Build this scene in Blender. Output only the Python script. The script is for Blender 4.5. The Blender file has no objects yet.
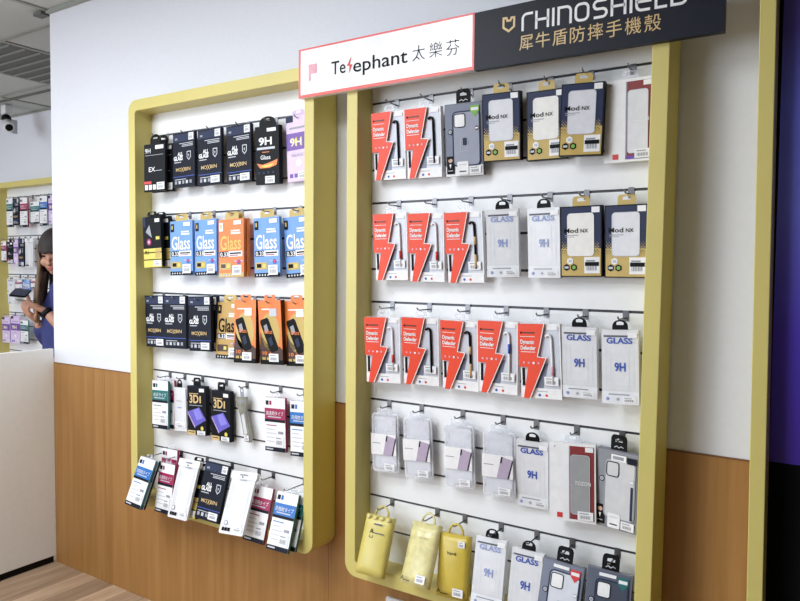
import bpy, bmesh, math, random
from mathutils import Vector, Matrix
random.seed(7)
SC = bpy.context.scene
COL = SC.collection
R = math.radians

# ------------------------------------------------------------------ camera
cd = bpy.data.cameras.new('camera'); cam = bpy.data.objects.new('camera', cd); COL.objects.link(cam)
cd.sensor_width = 36; cd.lens = 31.463; cd.clip_start = .05
right = Vector((0.837298, 0.54667526, 0.00884391)); up = Vector((-0.03209228, 0.03299264, 0.99894022)); fwd = Vector((-0.54580413, 0.83669447, -0.04516872))
m = Matrix((right, up, -fwd)).transposed().to_4x4(); m.translation = (3.02234, -1.77722, 1.35)
cam.matrix_world = m
SC.camera = cam
# ------------------------------------------------------------------ world, lights, exposure
W = bpy.data.worlds.new('World'); SC.world = W; W.use_nodes = True
W.node_tree.nodes['Background'].inputs[0].default_value = (0.86, 0.92, 1.0, 1)
W.node_tree.nodes['Background'].inputs[1].default_value = 0.05
def area(name, loc, target, sx, sy, power, col):
    l = bpy.data.lights.new(name, 'AREA'); l.shape = 'RECTANGLE'; l.size = sx; l.size_y = sy; l.energy = power; l.color = col
    o = bpy.data.objects.new(name, l); COL.objects.link(o); o.location = loc
    o.rotation_euler = (Vector(target) - Vector(loc)).to_track_quat('-Z', 'Y').to_euler()
    return o
LIGHTS = [((0.3, -1.4), 12), ((1.5, -1.4), 15), ((0.9, -2.0), 12), ((-0.9, -2.6), 22), ((0.3, -2.6), 20), ((1.5, -2.6), 12)]  # near panel by the right display is added to brighten wall top
for (lx, ly), pw in LIGHTS:
    area('ceiling_lamp_light', (lx, ly, 2.455), (lx, ly, 0), .54, .54, pw, (.90, .95, 1.0))
area('left_fill_light', (-3.5, -2.7, 1.3), (.3, -1.6, 1.25), 3.4, 2.1, 34, (.80, .90, 1.0))  # unseen area light added for left-to-right falloff; no shopfront is built
area('front_fill_light', (-1.2, -4.9, 1.4), (1.3, 0, 1.2), 3.0, 2.0, 118, (.84, .92, 1.0))  # unseen area light added to brighten the wall from the front
area('back_room_light', (-2.1, -.2, 2.455), (-2.1, .2, 0), .5, .5, 8, (1.0, .985, .96))
SC.view_settings.view_transform = 'Standard'; SC.view_settings.look = 'None'
SC.view_settings.exposure = 0.06; SC.view_settings.gamma = 1; SC.view_settings.use_curve_mapping = False

# ------------------------------------------------------------------ materials
def lin(c):
    return tuple(((v/255)/12.92 if v/255 <= .04045 else ((v/255+.055)/1.055)**2.4) for v in c)
MATS = {}
def mat(name, rgb, rough=.5, metal=0.0, noise=.04, scale=40, alpha=1.0, emit=0, spec=.5, bump=0):
    if name in MATS: return MATS[name]
    m = bpy.data.materials.new(name); m.use_nodes = True; MATS[name] = m
    nt = m.node_tree; b = nt.nodes['Principled BSDF']
    c = lin(rgb)
    tc = nt.nodes.new('ShaderNodeTexCoord'); n = nt.nodes.new('ShaderNodeTexNoise'); n.inputs['Scale'].default_value = scale
    nt.links.new(tc.outputs['Object'], n.inputs['Vector'])
    r = nt.nodes.new('ShaderNodeValToRGB'); r.color_ramp.elements[0].position = .3; r.color_ramp.elements[1].position = .7
    r.color_ramp.elements[0].color = (*[v*(1-noise) for v in c], 1); r.color_ramp.elements[1].color = (*[min(1, v*(1+noise)) for v in c], 1)
    nt.links.new(n.outputs['Fac'], r.inputs['Fac']); nt.links.new(r.outputs['Color'], b.inputs['Base Color'])
    b.inputs['Roughness'].default_value = rough; b.inputs['Metallic'].default_value = metal; b.inputs['Alpha'].default_value = alpha
    b.inputs['Specular IOR Level'].default_value = spec
    if emit:
        nt.links.new(r.outputs['Color'], b.inputs['Emission Color']); b.inputs['Emission Strength'].default_value = emit
    if bump:
        bp = nt.nodes.new('ShaderNodeBump'); bp.inputs['Strength'].default_value = bump; bp.inputs['Distance'].default_value = .002
        nt.links.new(n.outputs['Fac'], bp.inputs['Height']); nt.links.new(bp.outputs['Normal'], b.inputs['Normal'])
    return m
def wood(name, rgb1, rgb2, stretch, rough, planks=None, spec=.4):
    m = bpy.data.materials.new(name); m.use_nodes = True; MATS[name] = m
    nt = m.node_tree; b = nt.nodes['Principled BSDF']
    tc = nt.nodes.new('ShaderNodeTexCoord'); mp = nt.nodes.new('ShaderNodeMapping'); mp.inputs['Scale'].default_value = stretch
    nt.links.new(tc.outputs['Object'], mp.inputs['Vector'])
    n = nt.nodes.new('ShaderNodeTexNoise'); n.inputs['Scale'].default_value = 1; n.inputs['Detail'].default_value = 6; n.inputs['Roughness'].default_value = .65
    nt.links.new(mp.outputs['Vector'], n.inputs['Vector'])
    r = nt.nodes.new('ShaderNodeValToRGB'); r.color_ramp.elements[0].position = .3; r.color_ramp.elements[1].position = .72
    r.color_ramp.elements[0].color = (*lin(rgb1), 1); r.color_ramp.elements[1].color = (*lin(rgb2), 1)
    nt.links.new(n.outputs['Fac'], r.inputs['Fac']); out = r.outputs['Color']
    if planks:
        mp2 = nt.nodes.new('ShaderNodeMapping'); mp2.inputs['Rotation'].default_value = (0, 0, R(90)); nt.links.new(tc.outputs['Object'], mp2.inputs['Vector'])
        br = nt.nodes.new('ShaderNodeTexBrick'); br.inputs['Scale'].default_value = 1; br.inputs['Brick Width'].default_value = .95; br.inputs['Row Height'].default_value = .105
        br.inputs['Mortar Size'].default_value = .0015; br.inputs['Color1'].default_value = (.62, .58, .55, 1); br.inputs['Color2'].default_value = (1.15, 1.15, 1.15, 1)
        br.inputs['Mortar'].default_value = (.35, .32, .3, 1); br.inputs['Bias'].default_value = .1
        nt.links.new(mp2.outputs['Vector'], br.inputs['Vector'])
        mx = nt.nodes.new('ShaderNodeMix'); mx.data_type = 'RGBA'; mx.blend_type = 'MULTIPLY'; mx.inputs[0].default_value = 1
        nt.links.new(out, mx.inputs[6]); nt.links.new(br.outputs['Color'], mx.inputs[7]); out = mx.outputs[2]
    nt.links.new(out, b.inputs['Base Color']); b.inputs['Roughness'].default_value = rough; b.inputs['Specular IOR Level'].default_value = spec
    return m
WALL = mat('wall_paint', (226, 228, 237), .75, noise=.012, scale=60, bump=.05)
CEIL = mat('ceiling_tile', (190, 195, 194), .9, noise=.03, scale=150, bump=.1)
GRID = mat('ceiling_grid_metal', (150, 154, 148), .5)
WOODP = wood('wood_panelling', (150, 106, 54), (176, 131, 78), (26, 3, 1.1), .42)
WOODC = mat('wood_cap_edge', (120, 80, 45), .5)
FLOOR = wood('vinyl_plank_floor', (150, 122, 98), (200, 176, 150), (26, 2.2, 1), .45, planks=True)
YEL = mat('yellow_lacquer', (210, 196, 116), .42, noise=.02, scale=8)
BOARD = mat('white_slat_laminate', (239, 240, 242), .45, noise=.01)
GROOVE = mat('dark_groove_channel', (66, 66, 72), .4, metal=.5)
STEEL = mat('dark_steel', (118, 118, 122), .35, metal=.85)
CHROME = mat('chrome_wire', (150, 150, 152), .25, metal=.9)
BLACK = mat('black_print', (13, 13, 16), .5, spec=.15)
WHITE = mat('white_print', (240, 240, 242), .45)
LGREY = mat('pale_grey_print', (196, 199, 208), .35)
GREY = mat('grey_print', (150, 153, 163), .4)
NAVY = mat('navy_carton', (24, 28, 42), .5, spec=.15)
NAVY_L = mat('slate_navy_print', (50, 58, 84), .5, spec=.15)
BLUEG = mat('sky_blue_carton', (108, 156, 222), .4)
ORG = mat('orange_red_sleeve', (236, 66, 26), .45, noise=.02)
ORANGE = mat('orange_carton', (236, 124, 52), .4)
GOLD = mat('gold_print', (196, 168, 92), .35)
TAN = mat('tan_gold_carton', (190, 152, 82), .4)
GOLD_T = mat('gold_lettering', (214, 184, 128), .4)
MAG = mat('magenta_print', (160, 28, 84), .4)
RED = mat('red_print', (214, 52, 56), .4)
DRED = mat('dark_red_card', (134, 42, 44), .45)
BLUE = mat('blue_print', (22, 110, 192), .4)
DBLUE = mat('royal_blue_print', (52, 84, 178), .4)
FBLUE = mat('faded_blue_print', (146, 160, 208), .4)
TEAL = mat('teal_print', (26, 110, 112), .4)
TEAL_L = mat('pale_teal_print', (150, 205, 205), .4)
PURP = mat('violet_print', (112, 72, 168), .4)
LILAC = mat('lilac_print', (206, 176, 228), .4)
LILAC_G = mat('mauve_print', (176, 160, 184), .35)
YELP = mat('yellow_print', (222, 206, 92), .4)
GREEN = mat('green_print', (120, 176, 72), .4)
BROWN = mat('dark_brown_print', (66, 36, 22), .4)
FLAME = mat('flame_print', (240, 130, 50), .4)
SKIN = mat('skin', (188, 138, 114), .5, noise=.03, scale=30)
HAIR = mat('dark_brown_hair', (38, 29, 26), .65, noise=.25, scale=120)
HAIR_L = mat('light_brown_hair', (112, 88, 62), .5, noise=.3, scale=120)
CLOTH = mat('navy_cloth', (42, 48, 104), .8, noise=.1)
CLOTH_D = mat('black_cloth', (32, 32, 38), .8)
LIP = mat('lips', (178, 92, 90), .4)
CLEAR = mat('clear_plastic', (232, 235, 245), .16, alpha=.3)
CLEAR_W = mat('cloudy_plastic', (246, 247, 252), .22, alpha=.74)
FROST = mat('frosted_case', (230, 231, 238), .3, alpha=.93)
SMOKE = mat('smoky_plastic', (150, 152, 164), .25, alpha=.8)
YPL = mat('yellow_vinyl', (222, 206, 112), .28, noise=.04, scale=30, alpha=.9)
YPL_D = mat('deep_yellow_vinyl', (208, 184, 74), .3, noise=.03, scale=30)
YCL = mat('yellow_vinyl_sheen', (236, 226, 160), .18, alpha=.75, noise=.12, scale=50)  # pale tint carries the white sheen of glossy vinyl
SILV = mat('silver_foil', (150, 150, 140), .3, metal=.5, noise=.25, scale=40)
WDESK = mat('white_laminate', (236, 237, 236), .5, noise=.015)
PLAST = mat('white_plastic', (226, 228, 230), .35)
SIGN_W = mat('white_acrylic', (244, 244, 248), .25)
SIGN_B = mat('charcoal_acrylic', (32, 35, 46), .45, spec=.2)
SIGN_R = mat('coral_red_edge', (226, 84, 76), .35)
PINK = mat('pink_print', (224, 160, 174), .4)
GRILL = mat('grey_grille_metal', (96, 99, 97), .6)
GRILL_L = mat('grille_slat_edge', (132, 136, 133), .6)
LED = mat('led_diffuser', (250, 250, 248), .4, emit=3.0)

# ------------------------------------------------------------------ mesh building
class M:
    def __init__(s): s.v = []; s.f = []; s.mi = []; s.ms = []; s.smooth = False
    def mid(s, m):
        if m not in s.ms: s.ms.append(m)
        return s.ms.index(m)
    def add(s, vs, fs, m):
        b = len(s.v); k = s.mid(m)
        s.v += [tuple(p) for p in vs]
        for f in fs: s.f.append([i+b for i in f]); s.mi.append(k)
    def box(s, x0, x1, y0, y1, z0, z1, m):
        vs = [(x, y, z) for x in (x0, x1) for y in (y0, y1) for z in (z0, z1)]
        s.add(vs, [(0, 1, 3, 2), (4, 6, 7, 5), (0, 4, 5, 1), (2, 3, 7, 6), (0, 2, 6, 4), (1, 5, 7, 3)], m)
    def prism(s, pts, y0, y1, m):                       # outline in x,z (counter-clockwise seen from -y) pushed from y0 (front) to y1
        n = len(pts)
        vs = [(x, y0, z) for x, z in pts] + [(x, y1, z) for x, z in pts]
        fs = [list(range(n)), list(range(2*n-1, n-1, -1))] + [(i, i+n, (i+1) % n+n, (i+1) % n) for i in range(n)]
        s.add(vs, fs, m)
    def ring(s, a, b, y0, y1, m):                        # two outlines with equal counts: a outer, b inner
        n = len(a)
        vs = [(x, y0, z) for x, z in a] + [(x, y0, z) for x, z in b] + [(x, y1, z) for x, z in a] + [(x, y1, z) for x, z in b]
        fs = []
        for i in range(n):
            j = (i+1) % n
            fs += [(i, j, n+j, n+i), (2*n+j, 2*n+i, 3*n+i, 3*n+j), (i, 2*n+i, 2*n+j, j), (n+j, 3*n+j, 3*n+i, n+i)]
        s.add(vs, fs, m)
    def flat(s, pts, y, m): s.add([(x, y, z) for x, z in pts], [list(range(len(pts)))], m)
    def tube(s, pts, r, m, n=6, closed=False):
        pts = [Vector(p) for p in pts]; N = len(pts); vs = []; fs = []
        for i, p in enumerate(pts):
            if closed: t = pts[(i+1) % N]-pts[i-1]
            else: t = pts[min(i+1, N-1)]-pts[max(i-1, 0)]
            t.normalize(); a = t.cross(Vector((0.13, .3, .9))).normalized(); b = t.cross(a)
            for k in range(n):
                an = 2*math.pi*k/n; vs.append(p+(a*math.cos(an)+b*math.sin(an))*(r if not isinstance(r, (list, tuple)) else r[i]))
        for i in range(N if closed else N-1):
            for k in range(n):
                fs.append((i*n+k, i*n+(k+1) % n, ((i+1) % N)*n+(k+1) % n, ((i+1) % N)*n+k))
        if not closed: fs += [list(range(n-1, -1, -1)), list(range((N-1)*n, N*n))]
        s.add(vs, fs, m)
    def cyl(s, p0, p1, r, m, n=16): s.tube([p0, p1], r, m, n)
    def ball(s, c, rx, ry, rz, m, n=14, k=9):
        vs = [(c[0], c[1], c[2]+rz)]; fs = []
        for i in range(1, k):
            a = math.pi*i/k
            for j in range(n):
                b = 2*math.pi*j/n; vs.append((c[0]+rx*math.sin(a)*math.cos(b), c[1]+ry*math.sin(a)*math.sin(b), c[2]+rz*math.cos(a)))
        vs.append((c[0], c[1], c[2]-rz)); L = len(vs)-1
        for j in range(n):
            fs.append((0, 1+j, 1+(j+1) % n)); fs.append((L, L-n+(j+1) % n, L-n+j))
            for i in range(k-2): fs.append((1+i*n+j, 1+(i+1)*n+j, 1+(i+1)*n+(j+1) % n, 1+i*n+(j+1) % n))
        s.add(vs, fs, m)
    def text(s, st, x, z, h, m, y, w=None, bold=0, center=False):   # baseline-left corner at x,z; cap height h
        vs, fs, (x0, x1, z0, z1) = glyphs(st, bold)
        sc = h/.73 if w is None else None
        sx = sc if w is None else w/(x1-x0); sz = h/.73
        ox = x-(x0*sx if not center else (x0+x1)/2*sx)
        s.add([(ox+px*sx, y, z+pz*sz) for px, pz in vs], fs, m)
    def stroke(s, pts, wd, m, y, closed=False):         # flat ribbon in the x,z plane
        P = [Vector(p) for p in pts]; N = len(P); a = []; b = []
        for i in range(N):
            if closed: d0 = (P[i]-P[i-1]).normalized(); d1 = (P[(i+1) % N]-P[i]).normalized()
            else:
                d0 = (P[i]-P[i-1]).normalized() if i else (P[1]-P[0]).normalized()
                d1 = (P[i+1]-P[i]).normalized() if i < N-1 else d0
            n0 = Vector((-d0.y, d0.x)); n1 = Vector((-d1.y, d1.x)); n = (n0+n1); n.normalize()
            k = wd/2/max(.45, n.dot(n1)); a.append(P[i]+n*k); b.append(P[i]-n*k)
        vs = [(p.x, y, p.y) for p in a]+[(p.x, y, p.y) for p in b]
        s.add(vs, [(i, (i+1) % N, N+(i+1) % N, N+i) for i in range(N if closed else N-1)], m)
    def mesh(s, name):
        me = bpy.data.meshes.new(name); me.from_pydata(s.v, [], s.f)
        for m in s.ms: me.materials.append(m)
        for p, k in zip(me.polygons, s.mi): p.material_index = k; p.use_smooth = s.smooth
        bm = bmesh.new(); bm.from_mesh(me); bmesh.ops.recalc_face_normals(bm, faces=[f for f in bm.faces if any(len(e.link_faces) > 1 for e in f.edges)]); bm.to_mesh(me); bm.free()
        me.update(); return me
    def obj(s, name, parent=None, bevel=0):
        o = bpy.data.objects.new(name, s.mesh(name)); COL.objects.link(o)
        if parent: o.parent = parent
        if bevel:
            b = o.modifiers.new('bevel', 'BEVEL'); b.width = bevel; b.segments = 2; b.limit_method = 'ANGLE'; b.angle_limit = R(40)
        return o
GL = {}
def glyphs(st, bold):
    k = (st, bold)
    if k in GL: return GL[k]
    c = bpy.data.curves.new('lettering', 'FONT'); c.body = st; c.size = 1; c.resolution_u = 3; c.offset = bold
    o = bpy.data.objects.new('lettering', c); COL.objects.link(o)
    dg = bpy.context.evaluated_depsgraph_get(); dg.update()
    me = bpy.data.meshes.new_from_object(o.evaluated_get(dg))
    vs = [(v.co.x, v.co.y) for v in me.vertices]; fs = [list(p.vertices) for p in me.polygons]
    bpy.data.objects.remove(o); bpy.data.curves.remove(c); bpy.data.meshes.remove(me)
    xs = [v[0] for v in vs] or [0, 1]; zs = [v[1] for v in vs] or [0, 1]
    GL[k] = (vs, fs, (min(xs), max(xs), min(zs), max(zs))); return GL[k]
def rrect(x0, x1, z0, z1, r, n=6):
    p = []
    for cx, cz, a in ((x1-r, z1-r, 0), (x0+r, z1-r, 90), (x0+r, z0+r, 180), (x1-r, z0+r, 270)):
        for i in range(n+1):
            t = R(a+90*i/n); p.append((cx+r*math.cos(t), cz+r*math.sin(t)))
    return p
def circ(x, z, r, n=14, rz=None): return [(x+r*math.cos(2*math.pi*i/n), z+(rz or r)*math.sin(2*math.pi*i/n)) for i in range(n)]
def empty(name, loc, rot=None, label=None, cat=None, group=None):
    o = bpy.data.objects.new(name, None); COL.objects.link(o); o.empty_display_size = .05; o.location = loc
    if rot: o.rotation_mode = 'YXZ'; o.rotation_euler = rot
    if label: tag(o, label, cat, group)
    return o
def tag(o, label, cat, group=None):
    o['label'] = label; o['category'] = cat
    if group: o['group'] = group
    return o
def struct(o): o['kind'] = 'structure'; return o

# ------------------------------------------------------------------ the room
H = 2.4756; HW = .9164
b = M(); b.box(-3.6, 4.4, -5.2, 1.3, -.06, 0, FLOOR); struct(b.obj('floor'))
b = M(); b.box(-3.6, 4.4, -5.2, 1.3, H, H+.06, CEIL); struct(b.obj('ceiling'))
b = M(); b.box(0, 4.3, .003, .16, 0, H, WALL); struct(b.obj('wall_front'))
b = M(); b.box(-3.6, 4.3, 1.084, 1.2, 0, H, WALL); struct(b.obj('wall_back'))
b = M(); b.box(-3.7, -3.6, -5.2, 1.2, 0, H, WALL); struct(b.obj('wall_left'))
b = M(); b.box(4.3, 4.4, -5.2, 1.2, 0, H, mat('bounce_cut_wall', (52, 48, 56), .7)); struct(b.obj('wall_right'))  # unseen wall kept dark to cut bounce onto the frame sides
b = M()
xs = [0, .377, 1.59, 2.86, 4.3]
for x0, x1 in zip(xs[:-1], xs[1:]): b.box(x0, x1-.0012, 0, .003, 0, HW-.004, WOODP)
struct(b.obj('trim_1'))
b = M(); b.box(0, 4.3, -.0012, .003, HW-.004, HW, WOODC); struct(b.obj('trim_2'))
b = M(); b.box(-.002, 4.3, .003-.018, .003, H-.016, H-.001, GRID)
for k in range(-6, 8): b.box(.6*k-.012, .6*k+.012, -5.2, 1.084 if k <= 0 else .003, H-.006, H-.0005, GRID)
for k in range(-9, 2):
    y = .1+.6*k
    b.box(-3.6, 4.3 if y < 0 else 0, y-.012, y+.012, H-.0062, H-.0005, GRID)
b.box(-3.6, 0, 1.066, 1.084, H-.012, H-.0005, GRID)
struct(b.obj('trim_3'))
b = M(); b.box(-3.6, -.02, .772, .79, H-.01, H-.0005, GRILL); tag(b.obj('ceiling_shadow_strip'), 'slim dark strip for the shadow gap along the ceiling just in front of the back wall', 'shadow strip')  # dark strip drawn where the grid bar leaves a shadowed gap
b = M(); b.box(-.075, -.012, -.03, .012, H-.02, H-.007, GRILL); tag(b.obj('ceiling_bracket'), 'tiny grey bracket at the ceiling beside the wall corner', 'bracket')

# grey ceiling grille (one tile)
t = empty('ceiling_grille', (-.9, .4, H), None, 'dark grey slatted air grille filling one ceiling tile', 'air vent')
b = M(); b.box(-.288, .288, -.288, .288, -.004, -.001, GRILL); b.obj('grille_plate', t)
b = M()
for i in range(7):
    y = -.24+.08*i; b.box(-.288, .288, y-.012, y-.004, -.012, -.004, GRILL_L)
b.obj('slats', t)
# lit ceiling panels
names = ['square ceiling light panel nearest the left end of the displays', 'added unseen square light panel in front of the left wall display', 'square ceiling light panel one tile further out, between the nearer two', 'square ceiling light panel above the low white partition, far from the wall', 'square ceiling light panel two tiles out from the bare wall', 'square ceiling light panel two tiles out from the left display']
for ((lx, ly), pw), nm in zip(LIGHTS, names):
    t = empty('ceiling_light', (lx, ly, H), None, nm, 'ceiling light', 'square ceiling light panels')
    b = M(); b.ring(rrect(-.298, .298, -.298, .298, .004, 1), rrect(-.275, .275, -.275, .275, .004, 1), 0, .012, PLAST)
    b.v = [(x, z, -.0005-y) for x, y, z in b.v]; b.obj('lamp_frame', t)
    b = M(); b.box(-.275, .275, -.275, .275, -.007, -.002, LED); b.obj('diffuser', t)

# security camera
t = empty('security_camera', (-1.975, .86, H), None, 'white bullet security camera with a black lens hanging under the ceiling', 'security camera')
b = M(); b.box(-.05, .005, -.03, .03, -.070, -.007, PLAST); b.obj('junction_box', t, .006)
b = M(); b.smooth = True; b.ball((-.015, -.01, -.10), .032, .032, .03, BLACK); b.obj('ball_joint', t)
d = Vector((.80, -.30, -.40)).normalized(); p = Vector((-.03, .0, -.125))
b = M(); b.smooth = True; b.tube([p-d*.02, p-d*.015, p+d*.10, p+d*.118, p+d*.12], [.018, .036, .036, .033, .030], PLAST, 18); body = b.obj('camera_body', t)
b = M(); b.tube([p+d*.116, p+d*.123], .024, BLACK, 18); b.obj('lens', body)
b = M(); b.box(-.002, .014, .012, .05, -.20, -.105, LGREY); b.obj('side_bracket', t)

# low white partition
t = empty('counter_partition', (0, 0, 0), None, 'low white counter panel with a dark toe gap joining the wall corner', 'counter')
b = M(); b.box(-.024, 0, -2.1, 0, .03, .977, WDESK); b.obj('front_panel', t, .002)
b = M(); b.box(-.024, -.006, -2.1, -.01, .0, .03, BLACK); b.obj('toe_board', t)  # black strip stands in for the shadow under the panel
for y in (-.26, -1.4):
    b = M(); b.cyl((-.008, y, 0), (-.008, y, .03), .012, BLACK, 12); b.obj('leg', t)
# socket low on the wall
t = empty('wall_socket', (1.86, 0, .29), None, 'small pale wall socket low on the panelling under right display', 'socket')
b = M(); b.prism(rrect(-.035, .035, -.04, .04, .006, 3), -.008, -.0003, PLAST); b.obj('plate', t)
b = M(); b.box(-.012, -.006, -.0086, -.008, -.008, .008, BLACK); b.box(.006, .012, -.0086, -.008, -.008, .008, BLACK); b.obj('slot', t)

# ------------------------------------------------------------------ display panels
RAILS = [1.845, 1.549, 1.248, .950, .654]
def display(name, label, cat, x0, x1, z0, z1, y, depth, rails, th=.0385, lean=0, rad=.042, slat=True, group=None):
    xm = (x0+x1)/2
    t = empty(name, (xm, y, 0), None, label, cat, group)
    w = (x1-x0)/2
    a = rrect(-w, w, z0, z1, rad, 8); c = rrect(-w+th, w-th, z0+.042, z1-.041, .013, 8)
    lf = lambda p: (p[0]+lean*(p[0]/w*.55+.45)*(p[1]-1.22), p[1])
    b = M(); b.ring([lf(p) for p in a], [lf(p) for p in c], -depth, 0, YEL)
    b.obj('frame', t, .002)
    if slat:
        b = M(); g = M(); n = 0; zs = []
        z = rails[0]
        st = (rails[0]-rails[-1])/(3*(len(rails)-1))
        while z > z0+.05: zs.append(z); z -= st
        top = z1-.04
        for z in zs+[z0+.041]:
            b.box(-w+th-.006, w-th+.006, -.0373, -.012, z+.0034, top, BOARD) if z != z0+.041 else b.box(-w+th-.006, w-th+.006, -.0373, -.012, z, top, BOARD)
            top = z-.0034
        for z in zs: g.box(-w+th-.004, w-th+.004, -.0335, -.02, z-.0046, z+.0046, GROOVE)
        b.box(-w+th-.006, w-th+.006, -.0119, -.002, z0+.041, z1-.04, BOARD)
        b.obj('slat_board', t); g.obj('groove_channel', t)
    return t
display('wall_display', 'left rounded yellow wall display of white slatwall hung with small cartons', 'display', .7097, 1.617, .4431, 1.9702, -.0015, .1126, RAILS, group='yellow framed wall displays')
display('wall_display', 'right rounded yellow wall display of white slatwall hung with phone cases', 'display', 1.7445, 2.6495, .4194, 1.9702, -.0015, .1126, RAILS, lean=.0085, group='yellow framed wall displays')
BR = [1.857, 1.558, 1.279, .996]
display('wall_display', 'distant yellow framed wall display on the back wall behind the woman', 'display', -2.411, -1.30, .43, 1.962, 1.084, .112, BR, group='yellow framed wall displays')
# the framed dark poster at the right
t = display('poster_display', 'yellow framed purple and black poster board at the right', 'poster', 2.8375, 3.95, .42, 2.12, -.0015, .0985, RAILS, th=.0315, lean=0, slat=False)
for v in t.children[0].data.vertices: v.co.x += (v.co.z-1.25)*-.008
pm = bpy.data.materials.new('purple_gradient_print'); pm.use_nodes = True
nt = pm.node_tree; tc = nt.nodes.new('ShaderNodeTexCoord'); sp = nt.nodes.new('ShaderNodeSeparateXYZ'); mr = nt.nodes.new('ShaderNodeMapRange'); rp = nt.nodes.new('ShaderNodeValToRGB')
mr.inputs[1].default_value = .93; mr.inputs[2].default_value = 2.08
nt.links.new(tc.outputs['Object'], sp.inputs[0]); nt.links.new(sp.outputs[2], mr.inputs[0]); nt.links.new(mr.outputs[0], rp.inputs[0]); nt.links.new(rp.outputs[0], nt.nodes['Principled BSDF'].inputs['Base Color'])
els = [(0, (66, 36, 168)), (.25, (92, 66, 224)), (.5, (124, 130, 255)), (.68, (114, 124, 255)), (.82, (76, 64, 168)), (1, (54, 42, 100))]
rp.color_ramp.elements[0].position = 0; rp.color_ramp.elements[0].color = (*lin(els[0][1]), 1); rp.color_ramp.elements[1].position = 1; rp.color_ramp.elements[1].color = (*lin(els[-1][1]), 1)
for p, c in els[1:-1]:
    e = rp.color_ramp.elements.new(p); e.color = (*lin(c), 1)
nt.nodes['Principled BSDF'].inputs['Roughness'].default_value = .4
b = M(); b.box(-.53, .53, -.036, -.001, .45, 2.09, mat('matt_black_board', (9, 11, 12), .8, spec=.1)); b.obj('backing_board', t)
b = M(); b.box(-.522, .53, -.038, -.0362, .93, 2.085, pm); b.obj('poster_print', t)

# ------------------------------------------------------------------ sign boards
SY = -.1325
t = empty('sign_board', (1.875, 0, 1.94), None, 'white shop sign with coral red border above the two displays', 'sign', 'sign boards over the displays')
def S(o, x, z): return (x-o[0], z-o[1])
o = (1.875, 1.94)
b = M(); b.prism([S(o, *p) for p in ((1.572, 1.8685), (2.1725, 1.8685), (2.1725, 2.0155), (1.572, 2.0155))], SY+.0006, -.115, SIGN_W); b.obj('board', t)
b = M(); b.ring([S(o, *p) for p in ((1.572, 1.8685), (2.1725, 1.8685), (2.1725, 2.0155), (1.572, 2.0155))], [S(o, *p) for p in ((1.579, 1.8775), (2.1665, 1.8775), (2.1665, 2.0105), (1.579, 2.0105))], SY, SY+.0006, SIGN_R); b.obj('border', t)
b = M(); Y = SY-.0004
b.text('Te', 1.6998-o[0], 1.922-o[1], .0405, BLACK, Y, w=.052, bold=.006); b.text('ephant', 1.7800-o[0], 1.9185-o[1], .0405, BLACK, Y, w=.187, bold=.006)
b.flat([S(o, *p) for p in ((1.7735, 1.966), (1.7565, 1.9395), (1.7665, 1.9400), (1.7655, 1.9170), (1.7775, 1.9425), (1.7680, 1.9425))], Y, RED)
b.text('太', 1.983-o[0], 1.9215-o[1], .0335, BLACK, Y, w=.040, bold=-.012); b.text('樂', 2.037-o[0], 1.9215-o[1], .0335, BLACK, Y, w=.040, bold=-.012); b.text('芬', 2.089-o[0], 1.9185-o[1], .0335, BLACK, Y, w=.040, bold=-.012)
b.obj('lettering', t); b = M()
b.flat([S(o, *p) for p in ((1.611, 1.965), (1.611, 1.916), (1.6195, 1.916), (1.6195, 1.9365), (1.644, 1.9365), (1.644, 1.965))], Y, PINK)
b.flat([S(o, *p) for p in ((1.6225, 1.9575), (1.6225, 1.9440), (1.6355, 1.9440), (1.6355, 1.9575))], Y-.0002, RED)
for f in (-1,): b.mi[f] = b.mid(PINK)
b.obj('logo_mark', t)
t = empty('sign_board', (2.4712, 0, 1.94), None, 'charcoal shop sign with white and gold lettering above the right display', 'sign', 'sign boards over the displays')
o = (2.4712, 1.94)
LZ = .0034
b = M(); b.prism([S(o, *p) for p in ((2.1732, 1.8665), (2.7692, 1.8625), (2.7692, 2.0135), (2.1732, 2.0135))], SY, -.115, SIGN_B); b.obj('board', t)
b = M()
# letters drawn with a pen: x range 2.3036..2.6905, cap height .040
def pen(path, wd=.0062, closed=False, m=WHITE): b.stroke([S(o, *p) for p in path], wd, m, Y, closed)
x = 2.3066; z0 = 1.9465; z1 = 1.9845
def arc(cx, cz, r, a0, a1, n=5): return [(cx+r*math.cos(R(a0+(a1-a0)*i/n)), cz+r*math.sin(R(a0+(a1-a0)*i/n))) for i in range(n+1)]
zz = lambda q, dx: [(px, pz-(px-2.3036)*.022) for px, pz in q]
wl = .030; k = .011
pen(zz([(x, z0-.003)]+arc(x+k, z1-k, k, 180, 90)+[(x+.027, z1)], 0)); x += .036
pen(zz([(x, z0-.003), (x, z1+.003)], 0)); pen(zz([(x+wl, z0-.003), (x+wl, z1+.003)], 0)); pen(zz([(x, (z0+z1)/2), (x+wl, (z0+z1)/2)], 0)); x += wl+.0135
pen(zz([(x, z0-.003), (x, z1+.003)], 0)); x += .0135
pen(zz([(x, z0-.003), (x, z1)]+arc(x+wl-k, z1-k, k, 90, 0)+[(x+wl, z0-.003)], 0)); x += wl+.0125
pen(zz(arc(x+wl-k, z1-k, k, 90, 0)+arc(x+wl-k, z0+k, k, 0, -90)+arc(x+k, z0+k, k, 270, 180)+arc(x+k, z1-k, k, 180, 90), 0), closed=True); x += wl+.0135
zm = (z0+z1)/2
pen(zz([(x+wl, z1), (x+.01, z1)]+arc(x+.0095, (z1+zm)/2, (z1-zm)/2, 100, 260)+[(x+wl-.0095, zm)]+arc(x+wl-.0095, (z0+zm)/2, (zm-z0)/2, 80, -80)+[(x, z0)], 0)); x += wl+.0125
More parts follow.
